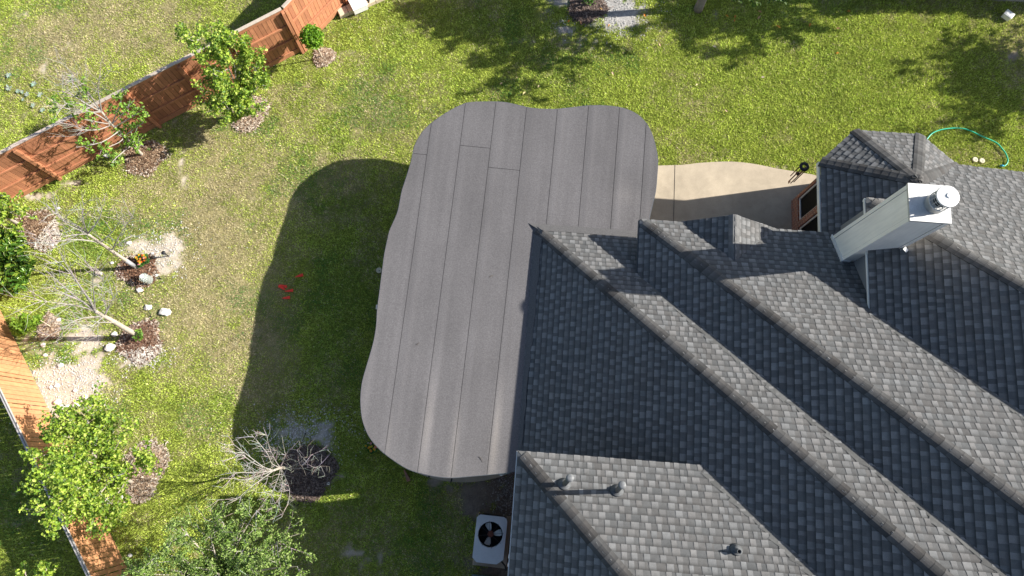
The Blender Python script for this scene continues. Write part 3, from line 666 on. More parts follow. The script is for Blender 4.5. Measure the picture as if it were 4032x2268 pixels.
for i,((px,py),ra,rb_,rot,pal,lab) in enumerate(MULCH):
    g=G(px,py); MULCH_XY.append((g.x,g.y,ra,rb_,rot))
    rs=np.random.RandomState(100+i); n=int(ra*rb_*5200)
    rr=np.sqrt(rs.uniform(size=n))*(1+.10*rs.normal(size=n)*(rs.uniform(size=n)<.4)); th=rs.uniform(0,2*math.pi,n)
    wob=1+.10*np.sin(th*3+i)+.06*np.sin(th*5+2*i)
    lx=rr*np.cos(th)*ra*wob;ly=rr*np.sin(th)*rb_*wob; ca,sa=math.cos(rot),math.sin(rot)
    x=lx*ca-ly*sa;y=lx*sa+ly*ca; z=.075*np.clip(1-rr**2,0,1)+.012+.02*rs.uniform(size=n)
    L=.016+.03*rs.uniform(size=n);W=.007+.009*rs.uniform(size=n);az=rs.uniform(0,math.pi,n);pit=rs.normal(size=n)*.35
    dx=np.cos(az)*L;dy=np.sin(az)*L;dz=np.sin(pit)*L;wx=-np.sin(az)*W;wy=np.cos(az)*W
    P=np.stack([np.stack([x-dx-wx,y-dy-wy,z-dz],-1),np.stack([x+dx-wx,y+dy-wy,z+dz],-1),np.stack([x+dx+wx,y+dy+wy,z+dz],-1),np.stack([x-dx+wx,y-dy+wy,z-dz],-1)],1)
    A=np.array(PAL[pal]); k=rs.choice(3,n,p=[.5,.25,.25]); c=A[k]*(.65+.7*rs.uniform(size=n)[:,None])
    if pal!='dark':
        pale=(rs.uniform(size=n)<np.clip((rr-.62)*1.1,0,.45)+ (.25 if pal=='light' else 0)*rs.uniform(size=n))[:,None]; c=np.where(pale,np.array([.52,.44,.36])*(.7+.5*rs.uniform(size=n)[:,None]),c)
    if i==3:   # the gravelly pale half of the bed by the shrub
        gv=(lx>.2)&(rs.uniform(size=n)<.75); c[gv]=np.array([.56,.50,.43])*(.6+.6*rs.uniform(size=gv.sum())[:,None])
    if i==5:
        gv=(ly<-.2)&(rs.uniform(size=n)<.6); c[gv]=np.array([.58,.52,.46])*(.6+.6*rs.uniform(size=gv.sum())[:,None])
    # the mound below the chips
    m=28;k2=5; MV=[];MF=[]
    for a in range(k2+1):
        for b in range(m):
            t=2*math.pi*b/m; w_=1+.10*math.sin(t*3+i)+.06*math.sin(t*5+2*i); r_=a/k2
            qx=r_*math.cos(t)*ra*w_;qy=r_*math.sin(t)*rb_*w_; MV.append((qx*ca-qy*sa,qx*sa+qy*ca,.075*(1-r_*r_)+(.006 if a<k2 else -.04)))
    for a in range(k2):
        for b in range(m): MF.append((a*m+b,a*m+(b+1)%m,(a+1)*m+(b+1)%m,(a+1)*m+b))
    V=np.vstack([P.reshape(-1,3),np.array(MV)]); F=np.vstack([np.arange(n*4).reshape(n,4),np.array(MF)+n*4]); c=np.vstack([c,np.tile(A[0]*.6,(len(MF),1))])
    o=npmesh('mulch_ring',V,F,c,mulch_m); o.location=(g.x,g.y,0); tag(o,lab,'mulch ring')
V1,F1,C1=blades(1500000,11,-17,17,-5,15.5)
go=npmesh('grass',V1,F1,C1,grass_m); tag(go,'short mown lawn grass, green to straw coloured','grass',kind='stuff')
# ---------------------------------------------------------------- loose white gravel
def gravel(name,cxy,rx,ry,n,seed,lab,col=(.62,.60,.57),s=.018):
    rs=np.random.RandomState(seed); g=G(*cxy); x=rs.normal(size=n)*rx*.5;y=rs.normal(size=n)*ry*.5
    nn=fbm((x+g.x)*2.5,(y+g.y)*2.5,91); k=nn+.25*rs.uniform(size=n)>.52; x=x[k];y=y[k];n=len(x)
    r=s*(.4+1.1*rs.uniform(size=n)**2); base=np.array([[1,0,0],[0,1,0],[-1,0,0],[0,-1,0],[0,0,.9]])
    V=np.empty((n,5,3)); jit=.6+.7*rs.uniform(size=(n,5,1)); a=rs.uniform(0,6.28,n)
    bx=base[None]*jit*r[:,None,None]; V[...,0]=bx[...,0]*np.cos(a)[:,None]-bx[...,1]*np.sin(a)[:,None]+x[:,None];V[...,1]=bx[...,0]*np.sin(a)[:,None]+bx[...,1]*np.cos(a)[:,None]+y[:,None];V[...,2]=bx[...,2]+.0
    f=np.array([[0,1,4],[1,2,4],[2,3,4],[3,0,4]]); F=(np.arange(n)[:,None,None]*5+f[None]).reshape(-1,3)
    c=np.repeat(np.array(col)*(.65+.5*rs.uniform(size=n)[:,None]),4,0)
    o=npmesh(name,V.reshape(-1,3),F,c,mat('limestone_gravel',vcol=True,rough=.9)); o.location=(g.x,g.y,0); tag(o,lab,'gravel',kind='stuff')
gravel('gravel',(265,1510),1.5,1.2,2600,1,'pale limestone gravel on bare ground beside the orange fence')
gravel('gravel',(640,1000),1.2,.9,1100,2,'pale gravel scattered beside the red mulch ring')
gravel('gravel',(1190,1710),1.7,.9,2200,3,'white gravel in the shade by the dark mulch ring')
gravel('gravel',(2420,45),1.3,1.0,2400,4,'white gravel round the mulch ring at the top of the lawn',col=(.5,.49,.47))  # greyer than the other white gravel: tree shade put into its colour
gravel('gravel',(2225,105),.5,.35,260,5,'small spill of white gravel on the upper lawn')
gravel('gravel',(1990,1940),.45,.8,700,6,'grey gravel strip along the house foundation',col=(.34,.32,.30))
gravel('gravel',(565,1410),.9,.35,500,7,'white gravel on the rim of the mulch ring under the forked bare tree')
# ---------------------------------------------------------------- fences
fence_m=mat('stained_cedar',vcol=True,rough=.75,spec=.25,noise=[(6,.10),((30,30,3),.12)])
def cj(c,rd,a=.12): k=1+rd.uniform(-a,a); return (c[0]*k,c[1]*k*(1+rd.uniform(-.03,.03)),c[2]*k)
RED=(.40,.175,.092); GREYW=(.42,.35,.30); ORG=(.50,.245,.12)
def fence_rails(A,B,hgt,n,label,seed,cat='fence'):
    """seen from its rail side: pickets behind, posts and rails towards the yard"""
    rd=random.Random(seed); A=Vector(A);B=Vector(B);d=(B-A);L=d.length;d.normalize();nm=Vector((d.y,-d.x,0))      # towards the yard
    t=thing('wooden_fence',A,label,cat); bay=L/n
    for k in range(n):
        a=A+d*(k*bay);b=a+d*bay
        mb=MB(); s=0
        while s<bay-.01:
            wd=min(.137,bay-s); c=cj(RED,rd,.2); mb.box(a+d*(s+wd/2)+Vector((0,0,hgt/2)),(wd-.010,.018,hgt-.06-.02*rd.random()),Matrix((d,nm,Vector((0,0,1)))).transposed(),c); s+=.137
        mb.box(a+d*(bay/2)-nm*.013+Vector((0,0,hgt/2)),(bay-.01,.004,hgt-.1),Matrix((d,nm,Vector((0,0,1)))).transposed(),(.05,.025,.015))
        mb.build('picket_panel',fence_m,t)
        for z,hh,th in ((.13,.20,.038),(.72,.085,.045),(1.36,.085,.045)):
            mb=MB(); z_=z*hgt/2.1; mb.beam(a+d*.05+nm*(.01+th/2)+Vector((0,0,z_)),b-d*.07+nm*(.01+th/2)+Vector((0,0,z_)),th,hh,col=cj(RED,rd,.08),bev=.008); mb.build('rail',fence_m,t)
        mb=MB(); mb.beam(a+nm*.03+Vector((0,0,hgt-.06)),b+nm*.03+Vector((0,0,hgt-.06)),.035,.11,col=cj(RED,rd,.08)); mb.build('rail',fence_m,t)
        mb=MB(); mb.beam(a-d*.01+nm*.02+Vector((0,0,hgt+.02+.012*(k%2))),b+d*.012+nm*.02+Vector((0,0,hgt+.02+.012*(k%2))),.10,.032,col=cj(GREYW,rd,.12),bev=.006); mb.build('cap_board',fence_m,t)
    for k in range(n+1):
        a=A+d*(k*bay); mb=MB()
        M=Matrix((d,nm,Vector((0,0,1)))).transposed()
        for z0,z1 in ((.02,.60),(.80,1.22),(1.42,1.9)):
            mb.box(a+nm*.05-d*.07+Vector((0,0,(z0+z1)/2*hgt/2.1)),(.03,.06,(z1-z0)*hgt/2.1),M,cj(RED,rd,.1),.004)
        mb.box(a+nm*.075+Vector((0,0,(hgt-.06)/2)),(.09,.13,hgt-.06),M,cj(RED,rd,.1),.008)
        mb.build('post',fence_m,t)
    return t
FA=G(-165,910);FB=G(1480,45)
# foot of the fence measured at three posts: (235,696) (634,485) (1189,198)
q1=G(235,696);q2=G(1189,198); fd=(q2-q1).normalized(); step=(G(634,485)-q1).length/2
step=(q2-q1).length/5; A0=q1-fd*step*3
fence_rails(A0,q2,2.12,8,'long reddish brown wooden fence with posts and rails facing the yard',3)
q3=G(1358,21); e3=(q3-q2).normalized(); st3=(q3-q2).length
fence_rails(q2+e3*.07,q2+e3*st3*4,2.12,4,'short angled run of reddish fence behind the lollipop shrub, top left',4)
def fence_flat(A,B,hgt,label,seed):
    """seen from its picket side: smooth boards with narrow gaps"""
    rd=random.Random(seed); A=Vector(A);B=Vector(B);d=(B-A);L=d.length;d.normalize();nm=Vector((-d.y,d.x,0)); M=Matrix((d,nm,Vector((0,0,1)))).transposed()
    if nm.x<0: nm=-nm
    t=thing('wooden_fence',A,label,'fence'); n=int(L/2.4); bay=L/n
    for k in range(n):
        a=A+d*(k*bay); mb=MB(); s=0
        while s<bay-.02:
            gp=rd.choice((.008,.010,.014,.020,.034)); wd=min(.142,bay-s); c=cj(ORG,rd,.10); hh=hgt-.07-rd.random()*.02
            mb.box(a+d*(s+wd/2)+nm*rd.uniform(-.003,.003)+Vector((0,0,hh/2+.03)),(wd-gp,.018,hh),M,c,.003); s+=wd
        mb.build('picket_panel',fence_m,t)
        b=a+d*bay
        for z in (.3,.9,1.5):
            mb=MB(); mb.beam(a-nm*.035+Vector((0,0,z)),b-nm*.035+Vector((0,0,z)),.04,.085,col=cj(ORG,rd)); mb.build('rail',fence_m,t)
        mb=MB(); mb.beam(a-nm*.02+Vector((0,0,hgt-.02)),b-nm*.02+Vector((0,0,hgt-.02)),.085,.04,col=cj((.42,.40,.38),rd,.1),bev=.006); mb.beam(a+nm*.0+Vector((0,0,hgt+.01)),b+Vector((0,0,hgt+.01)),.014,.004,col=(.12,.12,.12)); mb.build('cap_board',fence_m,t)
        mb=MB(); mb.box(a-nm*.06+Vector((0,0,hgt/2-.03)),(.09,.09,hgt-.06),M,cj(ORG,rd)); mb.build('post',fence_m,t)
w1=G(203,1628);w2=G(510,2250); wd_=(w2-w1).normalized()
fence_flat(w1-wd_*5.2,w2+wd_*3.5,1.72,'orange brown wooden fence of close upright boards on the left side of the yard',8)
# ---------------------------------------------------------------- trees and shrubs
bark_m=mat('pale_bark',vcol=True,rough=.85,spec=.2,noise=[(14,.15),(60,.15)])
leaf_m=mat('leaf',vcol=True,rough=.5,spec=.35,trans=.38)
def rv(rd): 
    return Vector((rd.gauss(0,1),rd.gauss(0,1),rd.gauss(0,1))).normalized()
def limb(mb,pts,r0,r1,col,n=7,sub=3):
    P=smooth([Vector(p) for p in pts],sub) if len(pts)>2 else [Vector(pts[0]),(Vector(pts[0])+Vector(pts[1]))/2,Vector(pts[1])]
    m=len(P)-1; mb.tube(P,[r0+(r1-r0)*i/m for i in range(m+1)],n,col); return P
def twigs(mb,p,d,L,r,depth,rd,col,tips,spread=.75,up=.12,kids=(2,4)):
    k=4; P=[p]; dd=d.normalized()
    for i in range(k):
        dd=(dd+rv(rd)*.16+Vector((0,0,up*.3))).normalized(); P.append(P[-1]+dd*L/k)
    c=tuple(x*rd.uniform(.8,1.15) for x in col)
    mb.tube(P,[r,r*.85,r*.7,r*.55,r*.35],4 if r<.012 else 5,c,cap=False); tips.append(P[-1]); tips.append(P[-2]); tips.append(P[2])
    if depth>0:
        for i in range(rd.randint(*kids)):
            q=rd.randint(1,4); side=rv(rd); ax=(P[q]-P[q-1]).normalized(); side=(side-ax*side.dot(ax)).normalized()
            nd=(ax*(1-spread*.45)+side*spread+Vector((0,0,up))).normalized()
            twigs(mb,P[q],nd,L*rd.uniform(.5,.78),r*.62,depth-1,rd,col,tips,spread,up,kids)
def leaves(name,pts,size,cols,seed,parent,asp=.5,flat=.6,m=None,curl=.15):
    rs=np.random.RandomState(seed); C=np.asarray(pts,float); n=len(C)
    s=size*(.6+.7*rs.uniform(size=n))
    nrm=rs.normal(size=(n,3)); nrm[:,2]=np.abs(nrm[:,2])+flat*1.5; nrm/=np.linalg.norm(nrm,axis=1)[:,None]
    t=rs.normal(size=(n,3)); t-=nrm*(t*nrm).sum(1)[:,None]; t/=np.linalg.norm(t,axis=1)[:,None]; b=np.cross(nrm,t)
    V=np.empty((n,6,3)); hs=s[:,None]
    V[:,0]=C-t*hs*.5; V[:,1]=C-t*hs*.08+b*hs*asp*.5; V[:,2]=C+t*hs*.28+b*hs*asp*.36; V[:,3]=C+t*hs*.55-nrm*hs*curl; V[:,4]=C+t*hs*.28-b*hs*asp*.36; V[:,5]=C-t*hs*.08-b*hs*asp*.5
    V[:,[1,2,4,5]]+=(nrm*hs*curl*.7)[:,None]
    f=np.array([[0,1,2,3],[0,3,4,5]]); F=(np.arange(n)[:,None,None]*6+f[None]).reshape(-1,4)
    cols=np.asarray(cols); k=rs.randint(0,len(cols),n); c=cols[k]*(.75+.5*rs.uniform(size=n)[:,None]); c=np.repeat(c,2,0)
    return npmesh(name,V.reshape(-1,3),F,c,m or leaf_m,parent)
def cluster(tips,per,rad,rd,clumpy=0):
    out=[]
    for t in tips:
        for i in range(per): out.append(tuple(t+rv(rd)*rad*rd.random()**.5))
    return out
PALEBARK=(.40,.35,.29); GREYTW=(.35,.325,.30)
def baretree(name,label,base,trunk,limbs,seed,r0=.075,lr=.75,density=1.0,cat='tree',twl=.55,basal=None,cuff=None,col=GREYTW):
    rd=random.Random(seed); t=thing(name,base,label,cat)
    mb=MB(); P=limb(mb,[base-Vector((0,0,.05))]+trunk,r0,r0*.52,PALEBARK,9); mb.build('trunk',bark_m,t,True)
    mb=MB(); tips=[]
    for L in limbs:
        pts=[trunk[L[0]]]+list(L[2:]); Q=limb(mb,pts,L[1]*lr,.005,col,6)
        n=int(len(Q)*1.25*density)
        for i in range(n):
            q=rd.randint(max(1,len(Q)//5),len(Q)-1); ax=(Q[q]-Q[q-1]).normalized(); s=rv(rd); s=(s-ax*s.dot(ax)).normalized()
            twigs(mb,Q[q],(ax*.85+s*.7+Vector((0,0,.25))),twl*rd.uniform(.6,1.3),.0068,1,rd,col,tips,.7,.15,(1,3))
    mb.build('branches',bark_m,t)
    return t,tips,rd
# forked bare trees
b=G(545,1059); T1=[G(495,1025,.55),G(440,988,1.2),G(395,956,1.8),G(345,921,2.4)]
tA,tipsA,rdA=baretree('bare_tree','leafless young tree with a straight pale trunk, standing in the mulch ring with the flowers',b,T1,
 [(3,.038,G(300,890,2.9),G(240,860,3.5),G(180,800,4.2)),(3,.03,G(330,880,3.0),G(325,840,3.5),G(330,795,4.0)),(3,.03,G(375,885,2.9),G(395,850,3.3),G(400,810,3.6)),
  (3,.03,G(310,905,2.8),G(260,880,3.4),G(225,840,4.0)),(2,.028,G(330,945,2.3),G(265,945,2.6),G(200,960,2.9)),(1,.022,G(470,930,1.8),G(500,880,2.2),G(525,855,2.4)),(2,.022,G(440,915,2.3),G(470,870,2.7)),(3,.025,G(290,925,2.9),G(240,935,3.3)),(1,.016,G(455,965,1.6),G(505,950,1.8),G(540,930,2.0))],3,r0=.058)
b=G(563,1322); T2=[G(520,1308,.45),G(455,1270,1.15),G(410,1245,1.6),G(375,1225,2.0)]
tB,tipsB,rdB=baretree('bare_tree','leafless forked tree with a thick pale leaning trunk and one leafy sprout at its foot',b,T2,
 [(3,.05,G(355,1185,2.6),G(320,1135,3.2),G(285,1080,3.9),G(240,1010,4.7)),(3,.045,G(330,1190,2.6),G(270,1165,3.3),G(200,1130,4.2)),(3,.03,G(370,1170,2.7),G(365,1110,3.3),G(370,1050,3.8)),
  (3,.03,G(310,1120,3.2),G(250,1050,4.2),G(180,1000,5.0)),(3,.03,G(300,1170,3.0),G(230,1110,3.9),G(165,1050,4.8)),(3,.026,G(310,1205,2.7),G(240,1195,3.2),G(165,1185,3.7)),(2,.026,G(340,1250,2.1),G(290,1265,2.4),G(255,1290,2.6)),(2,.024,G(430,1205,2.1),G(445,1170,2.5),G(430,1130,2.9)),(1,.022,G(395,1270,1.9),G(380,1285,2.2),G(350,1275,2.5)),(2,.02,G(380,1270,2.0),G(340,1295,2.3),G(300,1275,2.5)),(2,.02,G(420,1215,2.0),G(400,1160,2.6),G(410,1080,3.2))],5,r0=.085,twl=.6)
rd=random.Random(4); leaves('basal_sprout',cluster([G(543,1318,.35)+Vector((rd.uniform(-.12,.12),rd.uniform(-.12,.12),rd.uniform(-.1,.15))) for _ in range(16)],7,.07,rd),.07,[(.14,.27,.03),(.20,.33,.04),(.09,.2,.03)],2,tB,asp=.7)
mb=MB(); mb.tube([T1[0]*.35+G(545,1059)*.65,T1[0]*.35+T1[1]*.65][:1]+[T1[0]],[.064,.058],9,(.30,.30,.31)); mb.build('trunk_wrap',bark_m,tA,True)
b=G(1155,1841); T3=[G(1130,1843,.5),G(1105,1842,1.0),G(1078,1852,1.5)]
tC,tipsC,rdC=baretree('bare_tree','leafless wide spreading tree in the dark mulch ring, half in the shade',b,T3,
 [(1,.03,G(1070,1825,1.7),G(1055,1790,2.2),G(1020,1745,2.7),G(990,1712,3.1)),(2,.035,G(1040,1840,1.9),G(985,1800,2.6),G(920,1750,3.3)),(2,.03,G(1020,1860,2.0),G(970,1860,2.6),G(915,1862,3.2)),(2,.03,G(1040,1880,1.9),G(985,1920,2.5),G(935,1965,3.1)),
  (1,.024,G(1095,1880,1.5),G(1075,1930,2.1),G(1040,1975,2.8)),(1,.026,G(1110,1880,1.5),G(1110,1930,2.1),G(1095,1990,2.8)),(1,.024,G(1125,1885,1.4),G(1140,1930,2.0),G(1135,1985,2.6)),(1,.022,G(1120,1805,1.4),G(1140,1770,1.9),G(1180,1775,2.1)),(0,.02,G(1165,1830,.9),G(1210,1800,1.4),G(1240,1785,1.7)),(0,.016,G(1180,1845,.9),G(1225,1840,1.3),G(1262,1835,1.6)),(1,.024,G(1085,1815,1.5),G(1060,1760,2.2),G(1050,1715,2.6)),(2,.026,G(1010,1830,2.2),G(950,1790,3.0),G(925,1800,3.3)),(2,.022,G(1000,1880,2.1),G(950,1890,2.7),G(920,1880,3.1))],9,r0=.055,density=1.05,twl=.42,lr=.45,col=(.36,.335,.31))
# leafing trees
def leaftree(name,label,base,trunk,limbs,seed,r0,per,rad,size,cols,depth=2,twl=.6,asp=.6,cat='tree',trim=None,wood=PALEBARK,flat=.6,kids=(2,4),nt=3,tr=.012):
    rd=random.Random(seed); t=thing(name,base,label,cat); mb=MB(); P=limb(mb,[base-Vector((0,0,.05))]+trunk,r0,r0*.5,wood,8); mb.build('trunk',bark_m,t,True)
    mb=MB(); tips=[]
    for L in limbs:
        pts=[trunk[L[0]]]+list(L[2:]); Q=limb(mb,pts,L[1],.008,wood,5)
        for i in range(nt*max(1,len(Q)//3)):
            q=rd.randint(max(1,len(Q)//4),len(Q)-1); ax=(Q[q]-Q[q-1]).normalized(); s=rv(rd)
            twigs(mb,Q[q],(ax*.6+s*.8+Vector((0,0,.2))),twl*rd.uniform(.6,1.2),tr,depth,rd,GREYTW,tips,.8,.12,kids)
    mb.build('branches',bark_m,t)
    if trim: tips=[p for p in tips if trim(p,rd)]
    leaves('crown',cluster(tips,per,rad,rd),size,cols,seed+1,t,asp=asp,flat=flat)
    return t,tips
BRIGHT=[(.28,.41,.04),(.37,.49,.06),(.17,.29,.03),(.46,.55,.11),(.10,.19,.025)]
MIDG=[(.14,.26,.035),(.20,.33,.05),(.10,.20,.03),(.25,.36,.07)]
def GL(*a): return [G(*p) for p in a]
leaftree('leafy_tree','bright yellow green tree leaning over the long reddish fence',G(968,446),GL((962,420,.5),(950,390,1.0),(930,340,1.5)),
 [(2,.03,*GL((900,270,2.3),(860,200,2.9))),(2,.03,*GL((950,260,2.2),(960,190,2.7))),(2,.03,*GL((870,300,2.2),(800,230,2.9))),(1,.028,*GL((980,330,1.7),(1010,280,2.1))),(1,.025,*GL((920,380,1.5),(870,370,1.9))),(1,.025,*GL((990,370,1.5),(1020,340,1.7))),(2,.025,*GL((860,200,3.0),(770,140,3.7))),(2,.025,*GL((920,240,2.5),(880,160,3.1))),(1,.022,*GL((940,420,1.2),(900,430,1.5))),(0,.02,*GL((960,420,.8),(930,450,1.0)))],
 11,.05,11,.13,.072,BRIGHT,depth=1,twl=.55,asp=.75,nt=4,tr=.009)
leaftree('leafy_tree','bright green young tree leaning over the orange fence at lower left',G(520,1900),GL((495,1888,.5),(455,1865,1.0),(420,1840,1.5)),
 [(2,.03,*GL((370,1790,2.2),(300,1720,2.9))),(2,.03,*GL((400,1760,2.2),(390,1690,2.7))),(2,.03,*GL((330,1850,2.3),(230,1850,3.1))),(1,.028,*GL((430,1900,1.6),(380,1960,2.1))),(2,.025,*GL((290,1880,2.6),(170,1890,3.5))),(2,.025,*GL((440,1790,2.0),(470,1740,2.4))),(2,.025,*GL((330,1740,2.6),(260,1720,3.1))),(1,.022,*GL((480,1840,1.4),(530,1800,1.8))),(2,.022,*GL((300,1930,2.4),(240,1980,2.9))),(1,.022,*GL((430,1950,1.5),(380,2010,1.9))),(2,.024,*GL((280,1800,2.8),(180,1790,3.5))),(2,.02,*GL((310,1890,2.4),(200,1935,3.2))),(2,.02,*GL((370,1700,2.6),(345,1660,2.9))),(0,.02,*GL((480,1920,1.0),(430,1985,1.4)))],
 12,.055,10,.13,.072,BRIGHT,depth=1,twl=.55,asp=.75,nt=4,tr=.009)
# half-bare tree over the fence
b=G(563,612); T4=[G(540,590,.4),G(490,535,1.1),G(440,490,1.7),G(400,440,2.3)]
tD,tipsD,rdD=baretree('half_bare_tree','half leafless tree with grey twigs and leafy lower branches in front of the long fence',b,T4,
 [(3,.032,G(360,385,2.9),G(320,340,3.5),G(290,300,4.0)),(3,.03,G(390,380,2.9),G(385,340,3.3),G(390,310,3.6)),(3,.028,G(340,410,2.9),G(280,370,3.5),G(245,345,3.9)),(2,.026,G(370,445,2.5),G(300,430,3.1),G(240,425,3.6)),(3,.024,G(335,380,3.1),G(290,330,3.8),G(250,310,4.2)),(2,.024,G(390,510,2.0),G(330,510,2.4),G(280,490,2.8))],17,r0=.052,density=1.3,twl=.5)
mb=MB(); tp=[]
for j,pts in enumerate((GL((440,490,1.7),(490,440,2.1),(530,390,2.5)),GL((450,500,1.6),(520,460,1.9),(560,430,2.2)),GL((440,490,1.7),(470,420,2.3),(480,380,2.6)),GL((490,535,1.1),(540,500,1.4),(570,480,1.6)),GL((400,440,2.3),(300,440,3.0),(200,400,3.7)),GL((400,440,2.3),(280,400,3.3),(225,450,3.5)),GL((400,440,2.3),(330,340,3.4),(300,310,3.8)),GL((470,515,1.4),(400,560,1.8),(300,580,2.2)),GL((490,535,1.1),(470,560,1.2),(400,590,1.7)),GL((510,560,.8),(500,545,1.0),(470,535,1.3)),GL((510,555,.8),(540,560,.8),(555,570,.8)),GL((520,570,.6),(470,610,.9),(440,640,1.1)),GL((440,490,1.7),(380,480,2.2),(330,470,2.6)),GL((510,560,.8),(520,530,1.0),(500,500,1.3)))):
    Q=limb(mb,pts,.018,.006,GREYTW,5)
    for i in range(7):
        q=rdD.randint(len(Q)//3,len(Q)-1); twigs(mb,Q[q],rv(rdD)+Vector((0,0,.3)),.25,.006,0,rdD,GREYTW,tp)
mb.build('branches',bark_m,tD)
leaves('leaf_clusters',cluster([p for p in tp if rdD.random()<.8],5,.10,rdD),.085,[(.22,.38,.045),(.30,.46,.07),(.14,.27,.035)],8,tD,asp=.62)
# lollipop shrub
b=G(1268,226); top=G(1230,150,1.25); t=thing('lollipop_shrub',b,'small round bright green topiary on a thin bare stem by the long fence','shrub')
mb=MB(); limb(mb,[b,G(1258,205,.4),G(1245,180,.8),top],.022,.016,(.55,.47,.38),7); mb.build('trunk',bark_m,t,True)
rd=random.Random(3); leaves('crown',[tuple(top+Vector((0,0,.06))+rv(rd)*.36*(rd.random()**.35)*(.88+.16*rd.random())) for _ in range(1500)],.075,[(.17,.33,.02),(.24,.42,.03),(.12,.26,.02)],5,t,asp=.7,flat=.2)
mb=MB(); q=G(1262,228,.05); mb.box(q,(.12,.16,.02),Matrix.Rotation(.4,3,'Z'),bev=.004); o=mb.build('plant_tag',mat('white_plastic',(.8,.8,.78),rough=.4),None,loc=q); tag(o,'small white card lying at the foot of the lollipop shrub','tag')
# glossy shrub on the left edge, leafy tree behind it, little yellow-green shrub
def bush(name,label,c,r,h,n,size,cols,seed,asp,cat='shrub',flat=.5,lump=7,stems=9):
    rd=random.Random(seed); t=thing(name,c,label,cat); mb=MB(); pts=[]
    lumps=[]
    for i in range(lump):
        a=rd.random()*6.28; q=rd.random()**.6; lumps.append((c+Vector((math.cos(a)*r*q*.72,math.sin(a)*r*q*.72,h*(.45+.42*rd.random()*(1-q*.6)))),r*rd.uniform(.32,.5)))
    for i in range(stems):
        l=lumps[i%lump]; limb(mb,[c+Vector((rd.uniform(-.08,.08),rd.uniform(-.08,.08),-.05)),c*.5+l[0]*.5+rv(rd)*.06,l[0]],.018,.006,(.22,.17,.12),5)
    mb.build('stems',bark_m,t)
    for i in range(n):
        l=lumps[rd.randrange(lump)]; p=l[0]+Vector((1,1,.85))*0+rv(rd)*l[1]*(rd.random()**.3)
        if p.z>.03: pts.append(tuple(p))
    leaves('foliage',pts,size,cols,seed,t,asp=asp,flat=flat); return t
gloss=mat('glossy_leaf',vcol=True,rough=.28,spec=.5,trans=.25)
LM=leaf_m; leaf_m=gloss
bush('glossy_shrub','dense dark green shrub with large glossy leaves at the left edge of the yard',G(70,1045),1.0,1.5,3600,.15,[(.07,.16,.02),(.11,.22,.025),(.05,.12,.015),(.20,.28,.03)],31,.42,lump=13)
leaf_m=LM
leaftree('leafy_tree','yellow green tree at the left edge, pale trunk in the gravelly mulch bed',G(82,888),GL((55,872,.4),(25,855,.9),(0,840,1.3)),
 [(2,.03,*GL((-30,830,1.8),(-80,800,2.4))),(2,.03,*GL((-5,810,1.7),(-20,770,2.2))),(1,.026,*GL((20,835,1.3),(30,800,1.7))),(1,.024,*GL((10,870,1.2),(5,890,1.6))),(2,.03,*GL((-60,850,2.0),(-130,830,2.8)))],44,.06,6,.09,.09,BRIGHT,depth=1,twl=.5,asp=.7)
bush('small_shrub','little yellow green shrub by the orange fence, beside a small mulch patch',G(140,1282),.42,.75,900,.075,[(.23,.37,.03),(.30,.45,.045),(.16,.29,.03)],33,.6,lump=8)
mb=MB(); a=G(205,1289,.02); mb.tube([a,G(160,1262,.5)],.012,6,(.55,.47,.36)); mb.tube([a+Vector((.0,-.03,0)),G(165,1296,.05)],.018,6,(.5,.42,.33)); o=mb.build('shrub_stake',bark_m,None,loc=a); tag(o,'pale wooden stake leaning beside the little yellow green shrub','stake')
# grey green tree at the bottom
tb=G(905,2330)
OAK=[(.18,.29,.055),(.25,.37,.08),(.11,.19,.035),(.33,.42,.13)]
leaftree('live_oak','broad grey green tree with small leaves at the bottom edge',tb,GL((900,2325,.6),(880,2320,1.2),(860,2310,1.8)),
 [(2,.04,*GL((900,2200,2.4),(960,2060,2.9))),(2,.04,*GL((850,2200,2.6),(830,2120,3.1))),(2,.04,*GL((950,2240,2.4),(1080,2200,2.9))),(2,.035,*GL((1000,2250,2.4),(1170,2230,2.9))),(2,.035,*GL((770,2240,2.8),(690,2190,3.3))),(2,.03,*GL((800,2180,2.9),(715,2080,3.6))),(2,.03,*GL((700,2270,2.9),(580,2260,3.5))),(2,.03,*GL((940,2130,2.7),(1010,2010,3.1))),(2,.03,*GL((1000,2180,2.6),(1090,2140,2.9))),(2,.03,*GL((880,2120,2.9),(880,2060,3.2))),(2,.03,*GL((790,2260,2.7),(640,2240,3.3))),(2,.03,*GL((900,2280,2.6),(1000,2260,3.0))),(2,.03,*GL((860,2260,2.8),(760,2230,3.3))),(2,.03,*GL((930,2240,2.7),(950,2170,3.1))),(2,.03,*GL((980,2290,2.6),(1150,2290,2.9))),(2,.03,*GL((820,2290,2.8),(700,2300,3.2))),(2,.03,*GL((1010,2230,2.6),(1130,2150,2.7))),(2,.03,*GL((760,2320,2.8),(660,2330,3.3)))],
 51,.09,9,.10,.058,OAK,depth=1,twl=.5,asp=.5,nt=5,tr=.008)
leaftree('leafy_tree','bright leafy sprigs of a tree beyond the orange fence at the bottom left corner',G(200,2420),GL((185,2400,.6),(170,2380,1.2),(160,2350,1.8)),
 [(2,.025,*GL((175,2300,2.3),(185,2215,2.7))),(2,.025,*GL((130,2310,2.3),(100,2262,2.6))),(2,.025,*GL((150,2320,2.4),(140,2280,2.7)))],52,.05,5,.07,.08,BRIGHT,depth=1,twl=.3,asp=.7,nt=2)
